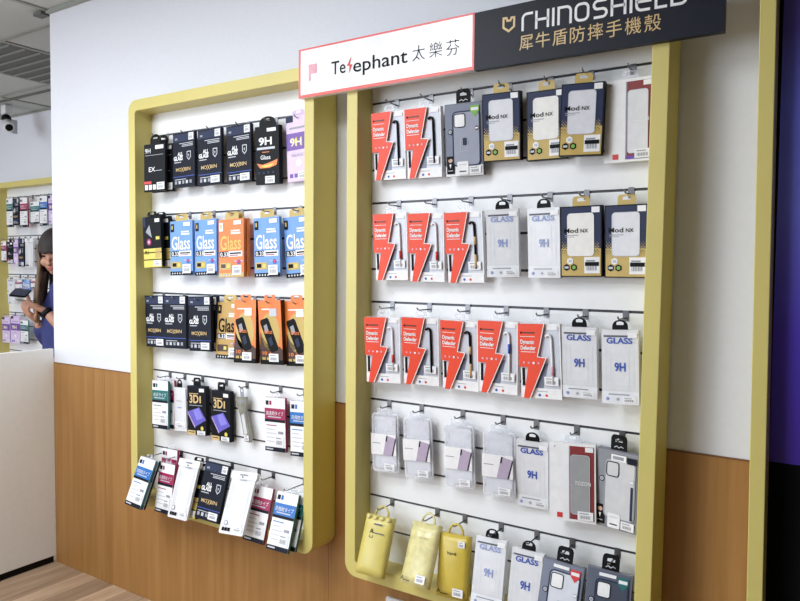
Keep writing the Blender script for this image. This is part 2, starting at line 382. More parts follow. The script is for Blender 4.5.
pen(zz([(x, z0-.003), (x, z1+.003)], 0)); pen(zz([(x+wl, z0-.003), (x+wl, z1+.003)], 0)); pen(zz([(x, zm), (x+wl, zm)], 0)); x += wl+.0135
pen(zz([(x, z0-.003), (x, z1+.003)], 0)); x += .0125
pen(zz([(x, zm), (x+wl, zm), (x+wl, z1-.006)]+arc(x+wl-.008, z1-.008, .008, 0, 90)+arc(x+k, z1-k, k, 90, 180)+arc(x+k, z0+k, k, 180, 270)+[(x+wl, z0)], 0)); x += wl+.0125
pen(zz([(x, z1+.003), (x, z0), (x+wl-.006, z0)], 0)); x += wl+.004
pen(zz([(x, z0), (x, z1)]+arc(x+wl-k, z1-k, k, 90, 0)+arc(x+wl-k, z0+k, k, 0, -90), 0), closed=True)
b.obj('brand_lettering', t); b = M()
# shield emblem
pen([(2.2545, 1.9840), (2.2545, 1.9610), (2.2690, 1.9500), (2.2835, 1.9600), (2.2835, 1.9820), (2.2760, 1.9825), (2.2735, 1.9760), (2.2650, 1.9765), (2.2625, 1.9837)], .0055, True, GOLD_T)
b.obj('emblem', t); b = M()
cj = '犀牛盾防摔手機殼'
for i, ch in enumerate(cj):
    b.text(ch, 2.2985+i*.0434-o[0], 1.8995-i*.0011-o[1], .0300, GOLD_T, Y, w=.0365, bold=.002)
b.obj('lettering', t)

# ------------------------------------------------------------------ goods on the hooks
SIZE = {'blackyel': (0.100, 0.188), 'case': (0.101, 0.213), 'clam': (0.094, 0.176), 'clear9': (0.088, 0.178), 'clearbag': (0.082, 0.163), 'ex': (0.107, 0.175), 'flatw': (0.090, 0.179), 'glass': (0.113, 0.197), 'gold': (0.105, 0.175), 'navy': (0.112, 0.194), 'nineh': (0.102, 0.189), 'orange': (0.112, 0.193), 'pouch': (0.110, 0.204), 'purple': (0.100, 0.210), 'rug': (0.108, 0.195), 'silver': (0.067, 0.157), 'threed': (0.094, 0.178), 'toz': (0.117, 0.196), 'yel': (0.092, 0.169)}
LIB = {}
class G(M):
    def __init__(s, w, h): super().__init__(); s.w = w; s.h = h
    def P(s, u, v): return ((u-.5)*s.w, -v*s.h)
    def r(s, u0, v0, u1, v1, m, l=1): s.flat([s.P(u0, v1), s.P(u1, v1), s.P(u1, v0), s.P(u0, v0)], -.0004*l, m)
    def g(s, uv, m, l=1): s.flat([s.P(*p) for p in uv], -.0004*l, m)
    def t(s, st, u, v, hv, m, l=3, wu=None, bold=0): s.text(st, s.P(u, v)[0], s.P(u, v)[1], hv*s.h, m, -.0004*l, w=(wu*s.w if wu else None), bold=bold)
    def c(s, u, v, r, m, l=2, n=14): x, z = s.P(u, v); s.flat(circ(x, z, r, n), -.0004*l, m)
    def st(s, uv, wd, m, l=2, closed=False): s.stroke([s.P(*p) for p in uv], wd, m, -.0004*l, closed)
    def body(s, d, m, y0=0): s.box(-s.w/2, s.w/2, y0, y0+d, -s.h, 0, m)
def sticker(w, h, u0, v0, u1, v1, l=4, bar=True, m=WHITE):
    g = G(w, h); g.prism([g.P(u0, v1), g.P(u1, v1), g.P(u1, v0), g.P(u0, v0)], -.0004*l-.0003, -.0004*l, m)
    if bar:
        n = 9
        for i in range(n):
            a = u0+(u1-u0)*(.15+.7*i/n); g.r(a, v0+(v1-v0)*.45, a+(u1-u0)*.7/n*(.35+.3*(i % 2)), v0+(v1-v0)*.82, GREY, l+2)
        g.r(u0+(u1-u0)*.12, v0+(v1-v0)*.18, u0+(u1-u0)*.7, v0+(v1-v0)*.28, GREY, l+2)
    return g
def tab(w, th, tw, m, slot=True, d=.0006, y=.004, round_=False):
    g = M(); x = tw/2
    if round_: out = [(-x, -.004), (x, -.004)]+[(x*math.cos(R(a)), th*.35+th*.65*math.sin(R(a))) for a in range(0, 181, 20)]
    else: out = [(-x, -.004), (x, -.004), (x, th*.75), (x*.8, th), (-x*.8, th), (-x, th*.75)]
    k = len(out)
    hole = [(min(x*.45, .011)*px, th*.62+.0035*pz) for px, pz in ((-1, -1), (-.3, -1), (.3, -1), (1, -1), (1, 0), (1, 1), (.3, 1.3), (0, 1.5), (-.3, 1.3), (-1, 1), (-1, 0))]
    def resample(q, n):
        L = [0]
        for i in range(len(q)): L.append(L[-1]+math.dist(q[i], q[(i+1) % len(q)]))
        r = []
        for j in range(n):
            s_ = L[-1]*j/n; i = max(a for a in range(len(q)) if L[a] <= s_+1e-9); f = (s_-L[i])/max(1e-9, L[i+1]-L[i]); p, q2 = q[i], q[(i+1) % len(q)]
            r.append((p[0]+(q2[0]-p[0])*f, p[1]+(q2[1]-p[1])*f))
        return r
    a = resample(out, 24); c = hole
    ang = lambda p, ce: math.atan2(p[1]-ce[1], p[0]-ce[0])
    hc = (0, th*.62); c = sorted(resample(hole, 24), key=lambda p: ang(p, hc)); a = sorted(a, key=lambda p: ang(p, hc))
    g.ring(a, c, y, y+d, m); return g
def kind(k, var=None):
    key = (k, var)
    if key in LIB: return LIB[key]
    w, h = SIZE[k]; parts = []            # (name, builder, parent index or None)
    add = lambda n, g, p=None: parts.append((n, g.mesh(n), p))
    if k == 'navy':
        g = G(w, h); g.body(.013, NAVY); g.r(.0, .0, 1, .16, NAVY_L); g.r(0, 0, .95, .02, NAVY, 2)
        for v in (.19, .22, .245): g.r(.42 if v > .2 else .3, v, .93, v+.012, LGREY, 2)
        g.t('oc', .1, .12, .05, LGREY, bold=.02)
        g.t('ALL', .22, .42, .07, WHITE, wu=.25, bold=.03); g.t('GLASS', .04, .50, .075, WHITE, wu=.42, bold=.04)
        g.st([(.66, .36), (.82, .36), (.82, .46), (.74, .51), (.66, .46)], .003, LGREY, 2, True); g.t('9', .71, .455, .05, LGREY, bold=.02)
        g.r(.06, .53, .38, .545, LGREY, 2)
        g.t('MO', .14, .705, .065, GOLD_T, wu=.25, bold=.01); g.t('X', .39, .725, .095, GOLD_T, wu=.13); g.t('BIN', .53, .705, .065, GOLD_T, wu=.28, bold=.01)
        g.r(0, .80, 1, .812, DBLUE, 2)
        for i in range(5): g.r(.08+.17*i, .88, .18+.17*i, .94, LGREY if i % 2 else GREY, 2)
        g.r(.08, .85, .6, .862, LGREY, 2)
        add('carton', g); add('price_sticker', sticker(w, h, .74, .02, .97, .15)); 
        if var != 'plain': add('lower_sticker', sticker(w, h, .55, .84, .93, .965))
    elif k == 'ex':
        g = G(w, h); g.body(.012, mat('black_carton', (17, 19, 25), .5, spec=.15)); g.t('9H', .06, .19, .10, WHITE, wu=.26, bold=.01); g.r(.06, .235, .92, .243, LGREY, 2)
        g.t('EX', .24, .585, .10, WHITE, wu=.30, bold=.01); g.r(.54, .565, .86, .575, LGREY, 2); g.r(0, .785, .36, .84, RED, 2)
        g.r(0, .84, 1, 1, BLACK, 1)
        for i in range(3): g.r(.05+.19*i, .86, .19+.19*i, .965, WHITE, 3)
        add('carton', g); add('price_sticker', sticker(w, h, .62, .82, .98, .97)); add('upper_sticker', sticker(w, h, .55, .04, .94, .12, bar=False)); add('hang_tab', tab(w, .036, .052, BLACK, round_=True))
    elif k == 'nineh':
        g = G(w, h); g.body(.018, mat('black_carton', (17, 19, 25), .5, spec=.15)); g.t('9H', .16, .32, .13, WHITE, wu=.56, bold=.03)
        g.r(.07, .36, .84, .40, LGREY, 2); g.r(.3, .44, .6, .452, FLAME, 2); g.t('Glass', .23, .57, .075, WHITE, wu=.42, bold=.01)
        g.g([(.05, .63), (.3, .66), (.6, .63), (.95, .58), (.9, .68), (.6, .72), (.2, .72)], FLAME, 2); g.g([(.25, .68), (.8, .65), (.7, .69), (.4, .71)], YELP, 3)
        for i in range(4): g.r(.1+.2*i, .78, .2+.2*i, .82, NAVY_L, 2)
        add('carton', g); add('price_sticker', sticker(w, h, .42, .86, .82, .985)); add('upper_sticker', sticker(w, h, .52, .04, .9, .1, bar=False)); add('hang_tab', tab(w, .032, .072, BLACK, round_=True))
    elif k == 'purple':
        g = G(w, h); g.body(.014, mat('lilac_carton', (222, 200, 236), .4)); g.r(0, .26, 1, .52, PURP, 1); g.t('9H', .16, .46, .13, YELP, wu=.5, bold=.03); g.t('9H', .16, .455, .11, WHITE, l=4, wu=.46)
        g.r(.14, .17, .8, .2, GREY, 2); g.t('GLASS', .2, .62, .045, GREY, wu=.5); g.c(.5, .72, .012, WHITE, 2)
        for i in range(3): g.r(.1+.2*i, .88, .24+.2*i, .94, PURP, 2)
        g.r(0, 0, .3, .09, NAVY_L, 2)
        add('carton', g); add('price_sticker', sticker(w, h, .45, .86, .85, .97)); add('hang_tab', tab(w, .018, .05, LILAC))
    elif k == 'blackyel':
        g = G(w, h); g.body(.014, mat('black_carton', (17, 19, 25), .5, spec=.15)); g.r(0, .63, 1, 1, YELP, 1); g.g([(.16, .30), (.38, .16), (.5, .42)], GREY, 2); g.c(.33, .50, .013, MAG, 2, 12); g.c(.33, .50, .006, LILAC, 3)
        g.r(.72, .40, .92, .46, YELP, 2); g.r(0, .70, 1, .72, BLACK, 2); g.r(0, .84, 1, .86, BLACK, 2); g.t('9H', .08, .74, .07, BLACK, bold=.02); g.r(.65, .64, .95, .82, GOLD, 2); g.r(0, 0, .16, .2, NAVY_L, 2)
        add('carton', g); add('price_sticker', sticker(w, h, .56, .87, .95, .975)); add('upper_sticker', sticker(w, h, .7, .05, .96, .12, bar=False)); add('hang_tab', tab(w, .018, .05, BLACK))
    elif k == 'glass':
        base = {'blue': BLUEG, 'orange': ORANGE, 'gold': TAN}[var]; tx = WHITE if var == 'blue' else (mat('amber_print', (246, 190, 96), .4) if var == 'orange' else BLACK)
        g = G(w, h); g.body(.011, base); g.r(.03, .05, .18, .2, BLACK if var != 'orange' else WHITE, 2); g.r(.07, .08, .13, .15, GOLD, 3)
        g.t('Glass', .08, .525, .25, tx, wu=.82, bold=.015); g.r(.5, .19, .85, .215, WHITE, 2); g.r(.5, .23, .88, .26, WHITE, 2)
        g.r(.04, .555, .4, .65, BLACK, 2); g.t('0.33', .07, .64, .075, WHITE, wu=.32, bold=.02); g.r(.4, .555, .95, .65, WHITE, 2); g.r(.45, .58, .9, .605, BLACK, 3); g.r(.45, .62, .8, .635, MAG, 3)
        g.c(.80, .745, .0085, DBLUE, 3); g.c(.80, .74, .0045, RED, 4); g.r(.62, .72, .97, .735, LILAC, 2)
        g.r(.06, .75, .5, .87, GOLD if var != 'gold' else BROWN, 2); g.r(.1, .775, .28, .84, BLACK if var == 'blue' else BROWN, 3); g.r(.33, .78, .45, .84, YELP, 3)
        g.r(0, .93, 1, 1, BLACK if var != 'orange' else GOLD, 2)
        for i in range(5): g.c(.1+.11*i, .965, .0035, LGREY, 3, 8)
        add('carton', g); add('price_sticker', sticker(w, h, .56, .80, .92, .965)); add('upper_sticker', sticker(w, h, .62, .03, .92, .10, bar=False)); add('hang_tab', tab(w, .026, .062, GOLD))
    elif k == 'case':
        g = G(w, h); g.body(.02, BROWN); g.r(0, 0, 1, .17, ORANGE, 1); g.r(0, .17, 1, .76, ORANGE, 1)
        g.g([(.5, .2)]+[(.5+.42*math.cos(R(a)), .5+.30*math.sin(R(a))) for a in range(-80, 280, 24)], GOLD, 2)
        g.g([(.06, .5), (.2, .62), (.5, .74), (.9, .72), (1, .78), (0, .78)], BROWN, 2)
        g.r(0, .775, 1, 1, BROWN, 2); g.t('10', .12, .85, .055, ORANGE, wu=.2, bold=.02); g.t('H', .45, .85, .055, ORANGE, wu=.1, bold=.02)
        for i in range(3): g.r(.1+.2*i, .89, .24+.2*i, .93, GOLD, 3)
        g.r(.1, .05, .6, .11, FLAME, 2); g.r(.15, .13, .8, .15, WHITE, 2); g.r(0, .93, 1, 1, BLACK, 3)
        add('carton', g)
        p = G(w, h); q = [(.07, .35), (.09, .31), (.38, .27), (.45, .30), (.83, .73), (.80, .77), (.53, .82), (.46, .79)]; p.prism([p.P(*a) for a in q], -.0016, -.0009, BLACK); p.g([(.22, .40), (.36, .37), (.44, .48), (.30, .52)], GREY, 5); p.t('Glass', .24, .52, .07, FLAME, l=6, wu=.36); p.g([(.40, .60), (.54, .56), (.62, .68), (.50, .72)], NAVY_L, 5); add('phone_picture', p)
        add('price_sticker', sticker(w, h, .40, .83, .82, .955)); add('upper_sticker', sticker(w, h, .5, .13, .82, .25, bar=False, m=(LGREY if var == 'a' else WHITE))); add('hang_tab', tab(w, .018, .05, ORANGE))
    elif k == 'flatw':
        band = {'blue': BLUE, 'red': MAG, 'teal': TEAL, 'purple': PURP}[var]
        g = G(w, h); g.body(.006, WHITE); g.box(-w/2-.0003, w/2+.0003, .0012, .0105, -h, 0, {'blue': TEAL, 'red': MAG, 'teal': TEAL, 'purple': NAVY}[var]); g.r(0, .20, 1, .455, band, 1); g.r(0, .405, 1, .455, NAVY, 2)
        g.r(.06, .06, .2, .14, NAVY, 2); g.r(.24, .06, .34, .14, band, 2); g.t({'red': '高透明タイプ', 'blue': '防指紋タイプ'}.get(var, '光沢タイプ'), .08, .325, .062, WHITE, wu=.84); g.r(.15, .35, .8, .37, LGREY, 2); 
        for i in range(5): g.r(.08, .51+.075*i, .08+(.4 if i % 2 else .5), .525+.075*i, LGREY if i else band, 2)
        g.r(.65, .62, .9, .67, GREY, 2); g.r(0, .92, 1, 1, NAVY, 2); g.r(.06, .945, .4, .97, LGREY, 3)
        add('card', g); add('price_sticker', sticker(w, h, .5, .70, .92, .90)); add('hang_tab', tab(w, .014, .034, CLEAR))
    elif k == 'clearbag':
        g = G(w, h); g.prism([g.P(*a) for a in ((.02, 1), (1, .98), (.97, .02), (.9, 0), (.06, .0), (0, .03))], 0, .005, CLEAR_W); g.r(.3, .3, .7, .32, GREY); g.r(.38, .44, .66, .47, FBLUE); g.r(.12, .78, .9, .93, WHITE); g.r(.2, .83, .5, .87, LGREY, 2); add('bag', g); add('price_sticker', sticker(w, h, .3, .8, .8, .92)); add('hang_tab', tab(w, .03, .03, BLACK, round_=True))
    elif k == 'threed':
        g = G(w, h); g.body(.018, mat('black_carton', (17, 19, 25), .5, spec=.15)); g.t('3D', .12, .345, .17, GOLD_T, wu=.5, bold=.03); g.r(.67, .20, .74, .345, GOLD_T, 3); g.r(.1, .15, .6, .165, GOLD_T, 2); g.r(.1, .39, .8, .405, GREY, 2)
        g.g([(.02, .53), (.64, .43), (1, .68), (.42, .83)], mat('violet_screen_print', (104, 96, 196), .3), 2); g.g([(.0, .55), (.02, .53), (.42, .83), (.39, .855)], LILAC, 3); g.g([(.3, .5), (.6, .45), (.85, .64), (.5, .7)], mat('pale_violet_screen_print', (138, 132, 222), .3), 3)
        g.r(0, .91, .42, 1, GOLD_T, 2); g.r(.05, .935, .36, .955, BROWN, 3); g.c(.78, .855, .0075, YELP, 3); g.r(0, 0, 1, .05, NAVY, 2)
        add('carton', g); add('price_sticker', sticker(w, h, .52, .905, .95, .99)); add('upper_sticker', sticker(w, h, .66, .05, .92, .12, bar=False)); add('hang_tab', tab(w, .03, .038, BLACK))
    elif k == 'silver':
        g = G(w, h); q = [(.0, .06), (.08, .0), (.86, .0), (.8, .2), (.72, .36), (.82, .55), (.98, .93), (.9, 1), (.46, .98), (.40, .75), (.3, .45), (.12, .22)]
        g.prism([g.P(*a) for a in q[::-1]], 0, .008, SILV); g.g([(.38, .4), (.6, .36), (.74, .8), (.5, .84)], CLEAR_W, 2); g.r(.2, .06, .7, .12, GREY, 2); add('pouch', g); add('price_sticker', sticker(w, h, .48, .84, .84, .96)); add('hang_tab', tab(w, .034, .018, GREY))
    elif k == 'pouch':
        g = G(w, h); g.prism(rrect(-w*.46, w*.46, -h, -.1*h, .006, 4), .001, .010, CLEAR_W); g.prism(rrect(-w*.40, w*.40, -h*.93, -.16*h, .008, 4), .002, .008, WHITE)
        g.st([(.16, .18), (.16, .92)], .0015, LGREY, 1); g.st([(.84, .18), (.84, .92)], .0015, LGREY, 1); g.st([(.24, .2), (.24, .8)], .001, LGREY, 1)
        add('pouch_body', g)
        g = G(w, h); g.prism(rrect(-w*.5, w*.5, -.12*h, 0, .004, 3), -.001, .013, WHITE); g.g([(.32, .055), (.36, .04), (.48, .04), (.5, .03), (.52, .04), (.64, .04), (.68, .055), (.64, .07), (.36, .07)], GREY, 4); g.r(.38, .13, .66, .145, GREY, 4); add('header_card', g)
        g = G(w, h); 
        for i in range(3): g.r(.14+.11*i, .90, .23+.11*i, .955, BLACK, 2)
        g.c(.24, .83, .008, GREY, 2); g.c(.24, .83, .005, WHITE, 3); add('printed_marks', g)
        add('price_sticker', sticker(w, h, .55, .87, .9, .95, l=1))
    elif k == 'orange':
        g = G(w, h); g.body(.015, WHITE); g.g([(.04, .06), (.965, .06), (.965, .86), (.04, .86)], mat('window_backing', (206, 210, 222), .25), 1); g.g([(.36, .86), (.56, .55), (.70, .52), (.56, .86)], mat('window_painted_shadow', (112, 120, 142), .3), 2); g.r(.04, .6, .11, .84, BLACK, 2); g.r(.15, .6, .22, .86, LGREY, 2)  # slanted dark shape paints shade in the window beside the sleeve
        g.r(0, .86, 1, 1, WHITE, 3); g.c(.46, .955, .0037, DBLUE, 4, 10); g.c(.63, .955, .0037, RED, 4, 10); g.r(.4, .90, .66, .908, GREY, 4)
        add('carton', g)
        col = {'black': BLACK, 'navy': NAVY, 'white': WHITE, 'yellow': BLACK, 'blue': WHITE, 'pink': WHITE}[var]
        p = G(w, h); p.smooth = True; pts = [(w*.16, -.004, -h*.17), (w*.22, -.004, -h*.145), (w*.27, -.004, -h*.155), (w*.295, -.004, -h*.19), (w*.305, -.004, -h*.5), (w*.31, -.004, -h*.80)]
        p.tube(pts, .0032, col, 8)
        if var == 'yellow': p.tube([(w*.301, -.0045, -h*.35), (w*.304, -.0045, -h*.46)], .0036, GOLD_T, 8); p.tube([(w*.306, -.0045, -h*.6), (w*.309, -.0045, -h*.78)], .0036, GOLD_T, 8)
        if var == 'blue': p.tube([(w*.301, -.0045, -h*.3), (w*.304, -.0045, -h*.43)], .0037, DBLUE, 8)
        if var in ('pink', 'white'): p.tube([(w*.306, -.0045, -h*.56), (w*.309, -.0045, -h*.68)], .0037, PINK if var == 'pink' else RED, 8)
        add('phone_bumper', p)
        s = G(w, h); q = [(0, 0), (.64, 0), (.45, .445), (.66, .457), (.235, 1.0), (.09, 1.0), (.225, .58), (0, .58)]
        s.prism([s.P(*a) for a in q[::-1]], -.0085, -.0015, ORG)
        s.stroke([s.P(*a) for a in ((.65, 0), (.467, .436), (.68, .448), (.25, 1.0))], .0022, WHITE, -.0087)
        Lt = 24
        s.r(.06, .105, .11, .13, BLACK, Lt); s.r(.13, .108, .42, .125, BROWN, Lt)
        s.r(.06, .165, .42, .172, WHITE, Lt); s.text('Dynamic', s.P(.06, .265)[0], s.P(.06, .265)[1], .055*h, WHITE, -.0004*Lt, w=.34*w, bold=.03); s.text('Defender', s.P(.06, .345)[0], s.P(.06, .345)[1], .055*h, WHITE, -.0004*Lt, w=.37*w, bold=.03); s.r(.06, .37, .42, .378, WHITE, Lt)
        for i in range(4): s.c(.13+.12*i, .52, .0032, PINK if i != 2 else WHITE, Lt, 8)
        add('sleeve', s)
        add('price_sticker', sticker(w, h, .60, .70, .94, .815, l=12)); add('upper_sticker', sticker(w, h, .68, .03, .95, .08, l=5, bar=False)); add('hang_tab', tab(w, .020, .036, CLEAR))
    elif k == 'gold':
        g = G(w, h); g.body(.019, mat('black_carton', (17, 19, 25), .5, spec=.15)); g.r(.025, .015, .975, .6, mat('slate_blue_print', (46, 54, 84), .4, spec=.2), 1); g.r(.025, .6, .975, .985, GOLD, 1)
        for j in range(5):
            n = 14
            for i in range(n):
                u = .05+.9*(i+.5*(j % 2))/n
                if u < .95: g.c(u, .60-.022*j, .0022*(1-.15*j), GOLD, 2, 6); g.c(u, .625+.02*j, .0016*(1-.18*j), BLACK, 2, 6)
        add('carton', g)
        p = G(w, h); x0, z1 = p.P(.18, .105); x1, z0 = p.P(.81, .70); p.prism(rrect(x0, x1, z0, z1, .008, 5), -.0015, -.0005, FROST if var != 'b' else mat('white_case', (238, 236, 232), .3)); p.stroke(rrect(x0, x1, z0, z1, .008, 5), .0016, LGREY if var != 'b' else WHITE, -.0019, True); add('case_picture', p)
        q = G(w, h); q.t('Mod', .10, .375, .068, BLACK, l=6, wu=.34, bold=.01); q.t('NX', .50, .375, .055, BLACK, l=6, wu=.18, bold=.01); q.r(.12, .405, .45, .415, GREY, 6); q.r(.12, .43, .35, .437, GREY, 6); add('lettering', q)
        q = G(w, h); hexa = lambda u, v, m, l: q.flat([(q.P(u, v)[0]+.0088*math.cos(R(30+60*i)), q.P(u, v)[1]+.0088*math.sin(R(30+60*i))) for i in range(6)], -.0004*l, m)
        hexa(.24, .775, WHITE, 3); hexa(.15, .865, BLACK, 3); hexa(.33, .865, BLACK, 3); hexa(.24, .775, WHITE, 4); q.c(.33, .865, .0052, GREEN, 4, 6); q.r(.10, .85, .2, .88, LGREY, 4); q.r(.2, .755, .28, .795, LGREY, 5); add('feature_badges', q)
        q = sticker(w, h, .58, .72, .95, .95, l=3); q.r(.6, .79, .93, .845, BLACK, 6); add('price_sticker', q); add('upper_sticker', sticker(w, h, .76, .02, .95, .10, l=3, bar=False)); add('hang_tab', tab(w, .024, .044, GOLD))
    elif k == 'toz':
        g = G(w, h); g.body(.016, WHITE); g.r(.43, .035, .97, .97, DRED, 1); g.r(.43, .035, .455, .97, GREY, 2); g.c(.12, .055, .002, GREY, 2, 8); g.r(.17, .90, .29, .965, RED, 2)
        if var == 'r': g.r(.43, .93, .97, .97, PURP, 2)
        add('carton', g)
        p = G(w, h); x0, z1 = p.P(.475, .145); x1, z0 = p.P(.875, .9)
        p.prism(rrect(x0, x1, z0, z1, .007, 5), -.0022, -.0009, FROST if var == 'r' else mat('grey_frosted_case', (158, 160, 162), .3)); p.stroke(rrect(x0, x1, z0, z1, .007, 5), .0014, LGREY, -.0024, True); p.t('TOZON', .56, .525, .05, WHITE, l=7, wu=.34); add('phone_case', p)
        add('price_sticker', sticker(w, h, .62, .855, .95, .965, l=7)); add('upper_sticker', sticker(w, h, .78, .04, .95, .10, l=3, bar=False)); add('hang_tab', tab(w, .02, .04, CLEAR))
    elif k == 'rug':
        tone = {'dark': mat('slate_grey_print', (120, 126, 146), .35), 'light': mat('mid_grey_print', (136, 139, 146), .35), 'pale': mat('slate_grey_print', (120, 126, 146), .35), 'black': mat('slate_dark_print', (92, 98, 116), .35)}[var]
        g = G(w, h); g.body(.017, mat('grey_edge_carton', (108, 112, 124), .35)); g.r(.02, .015, .98, .985, tone, 1); g.r(.0, .86, 1, 1, WHITE if var in ('dark', 'pale') else tone, 2)
        add('carton', g)
        p = G(w, h); x0, z1 = p.P(.22, .12); x1, z0 = p.P(.93, .86); cm = {'dark': mat('smoke_case', (156, 160, 178), .3), 'light': mat('pale_case', (206, 207, 210), .3), 'pale': mat('ice_case', (216, 220, 230), .3), 'black': mat('graphite_case', (72, 78, 94), .3)}[var]
        p.prism(rrect(x0, x1, z0, z1, .011, 5), -.0026, -.0008, cm); p.stroke(rrect(x0, x1, z0, z1, .011, 5), .0034, NAVY_L if var != 'light' else GREY, -.003, True)
        cx0, cz1 = p.P(.26, .15); cx1, cz0 = p.P(.55, .33); p.prism(rrect(cx0, cx1, cz0, cz1, .006, 4), -.0034, -.0027, WHITE if var != 'light' else cm); p.stroke(rrect(cx0, cx1, cz0, cz1, .006, 4), .0024, NAVY if var != 'light' else BLACK, -.0037, True)
        if var in ('dark', 'pale', 'black'): p.st([(.42, .48), (.42, .66), (.62, .66), (.62, .48)], .0012, LGREY, 9); p.r(.48, .48, .58, .58, NAVY_L, 9)
        if var == 'light': p.r(.84, .42, .90, .84, NAVY_L, 9)
        add('phone_case', p)
        q = G(w, h); q.r(.03, .72, .24, .965, BLACK, 5); q.g([q_ for q_ in ((.03, .965), (.24, .965), (.24, .86), (.17, .82), (.09, .83), (.03, .87))], BLACK, 6); q.c(.13, .775, .0064, mat('portrait_skin', (216, 172, 150), .5), 7, 12); q.g([(.08, .765), (.085, .73), (.13, .715), (.18, .735), (.185, .765), (.15, .75)], BLACK, 8); q.g([(.10, .83), (.16, .83), (.13, .89)], WHITE, 8); q.r(.06, .915, .2, .925, LGREY, 9); add('portrait_print', q)
        q = G(w, h); q.c(.15, .385, .0072, NAVY, 9); q.c(.15, .385, .0050, LGREY, 10); q.c(.15, .385, .0032, GREY, 11); add('round_badge', q); q = G(w, h); q.c(.86, .36, .0058, BROWN if var == 'dark' else LGREY, 9); q.r(.82, .35, .9, .37, WHITE, 10); add('round_badge', q)
        q = G(w, h); c1 = {'dark': GREEN, 'light': WHITE, 'pale': RED, 'black': TEAL}[var]
        if var != 'light':
            q.g([(.70, .05), (.93, .05), (.93, .13), (.82, .205), (.70, .13)], c1, 9); q.r(.72, .08, .91, .12, WHITE, 10)
        else: q.r(.36, .05, .72, .13, WHITE, 9); q.r(.4, .07, .66, .11, GREY, 10); q.r(.74, .06, .96, .14, NAVY, 9)
        if var in ('pale', 'black'): q.r(.28, .04, .66, .08, WHITE, 9)
        add('shield_sticker', q)
        q = G(w, h); x0, z1 = q.P(.32, .80); x1, z0 = q.P(.62, .985); q.prism(rrect(x0, x1, z0, z1, .004, 4), -.0042, -.0038, WHITE); q.r(.38, .93, .56, .945, BLACK, 11); q.r(.36, .84, .58, .85, LGREY, 11); add('warranty_sticker', q)
        add('price_sticker', sticker(w, h, .64, .87, .95, .975, l=9)); 
        q = tab(w, .038, .042, BLACK); q.stroke([(-.012, .006), (-.006, .010), (0, .006), (.006, .010), (.012, .007)], .002, LGREY, .0036); add('hang_tag', q)
    elif k == 'clear9':
        bl = FBLUE if var == 'faded' else DBLUE
        g = G(w, h); g.body(.016, CLEAR_W); add('clear_box', g)
        g = G(w, h); g.box(-w*.44, w*.44, .006, .010, -h*.80, -h*.03, mat('pale_insert', (242, 243, 247), .4)); add('insert', g)
        q = G(w, h); q.r(.06, .075, .92, .10, mat('dark_small_print', (86, 88, 100), .5), 2)
        q.t('GLASS', .14, .185, .08, bl, wu=.70, bold=.03); q.t('9H', .35, .555, .115, bl, wu=.30, bold=.03); q.st([(.12, .25), (.12, .80)], .0008, LGREY, 1); q.st([(.88, .25), (.88, .80)], .0008, LGREY, 1); q.st([(.25, .25), (.25, .76), (.75, .76), (.75, .25)], .0008, LGREY, 1); add('lettering', q)
        q = G(w, h); q.r(0, .83, 1, 1, mat('white_label', (232, 234, 240), .4), 2); q.r(.18, .865, .75, .88, GREY, 3)
        for i in range(3): q.c(.16+.28*i, .935, .0045, LGREY if i else FBLUE, 3, 10); q.c(.16+.28*i, .935, .0022, GREY, 4, 8)
        add('lower_label', q); add('price_sticker', sticker(w, h, .56, .90, .93, .975, l=4)); add('upper_sticker', sticker(w, h, .72, .04, .97, .11, l=4, bar=False)); add('hang_tab', tab(w, .024, .038, BLACK, round_=True))
    elif k == 'clam':
        g = G(w, h); g.prism(rrect(-w*.47, w*.47, -h*.98, -.015*h, .008, 5), -.001, .018, CLEAR); g.ring(rrect(-w/2, w/2, -h, 0, .010, 5), rrect(-w*.45, w*.45, -h*.965, -h*.03, .008, 5), .006, .009, CLEAR_W)
        add('clamshell', g)
        g = G(w, h); g.prism(rrect(-w*.40, w*.40, -h*.93, -h*.06, .007, 4), .005, .009, FROST); g.st([(.16, .12), (.84, .12), (.84, .30), (.16, .30)], .001, LGREY, -10, True); add('phone_case', g)
        g = G(w, h); g.r(.0, .35, .95, .70, mat('card_white', (236, 234, 236), .4), 4); g.r(.06, .5, .36, .513, GREY, 5); g.g([(.46, .70), (.60, .37), (.95, .41), (.83, .70)], LILAC_G, 5); g.g([(.56, .47), (.60, .37), (.645, .375), (.61, .47)], BLACK, 6); g.g([(.83, .70), (.79, .70), (.93, .42), (.95, .41), (.95, .45)], BLACK, 6); add('picture_card', g)
        add('price_sticker', sticker(w, h, .50, .845, .88, .955, l=5)); add('hang_tab', tab(w, .018, .052, CLEAR))
    elif k == 'yel':
        mt = {'shiny': YPL, 'pale': YCL, 'deep': YPL_D}[var]
        g = G(w, h); n = 8; vs = []; fs = []
        for j in range(n+1):
            for i in range(n+1):
                u, v = i/n, j/n; bul = (math.sin(math.pi*u)*math.sin(math.pi*v))**.5 if 0 < u < 1 and 0 < v < 1 else 0
                vs.append(((u-.5)*w, -.009*bul, -v*h))
        o_ = len(vs); vs += [(x, .016-y*.6, z) for x, y, z in vs]
        for j in range(n):
            for i in range(n):
                a = j*(n+1)+i; fs.append((a, a+n+1, a+n+2, a+1)); fs.append((o_+a, o_+a+1, o_+a+n+2, o_+a+n+1))
        rim = [i for i in range(n+1)]+[j*(n+1)+n for j in range(1, n+1)]+[n*(n+1)+i for i in range(n-1, -1, -1)]+[j*(n+1) for j in range(n-1, 0, -1)]
        for i in range(len(rim)): fs.append((rim[i], rim[(i+1) % len(rim)], o_+rim[(i+1) % len(rim)], o_+rim[i]))
        g.add(vs, fs, mt); g.smooth = True; add('pouch', g)
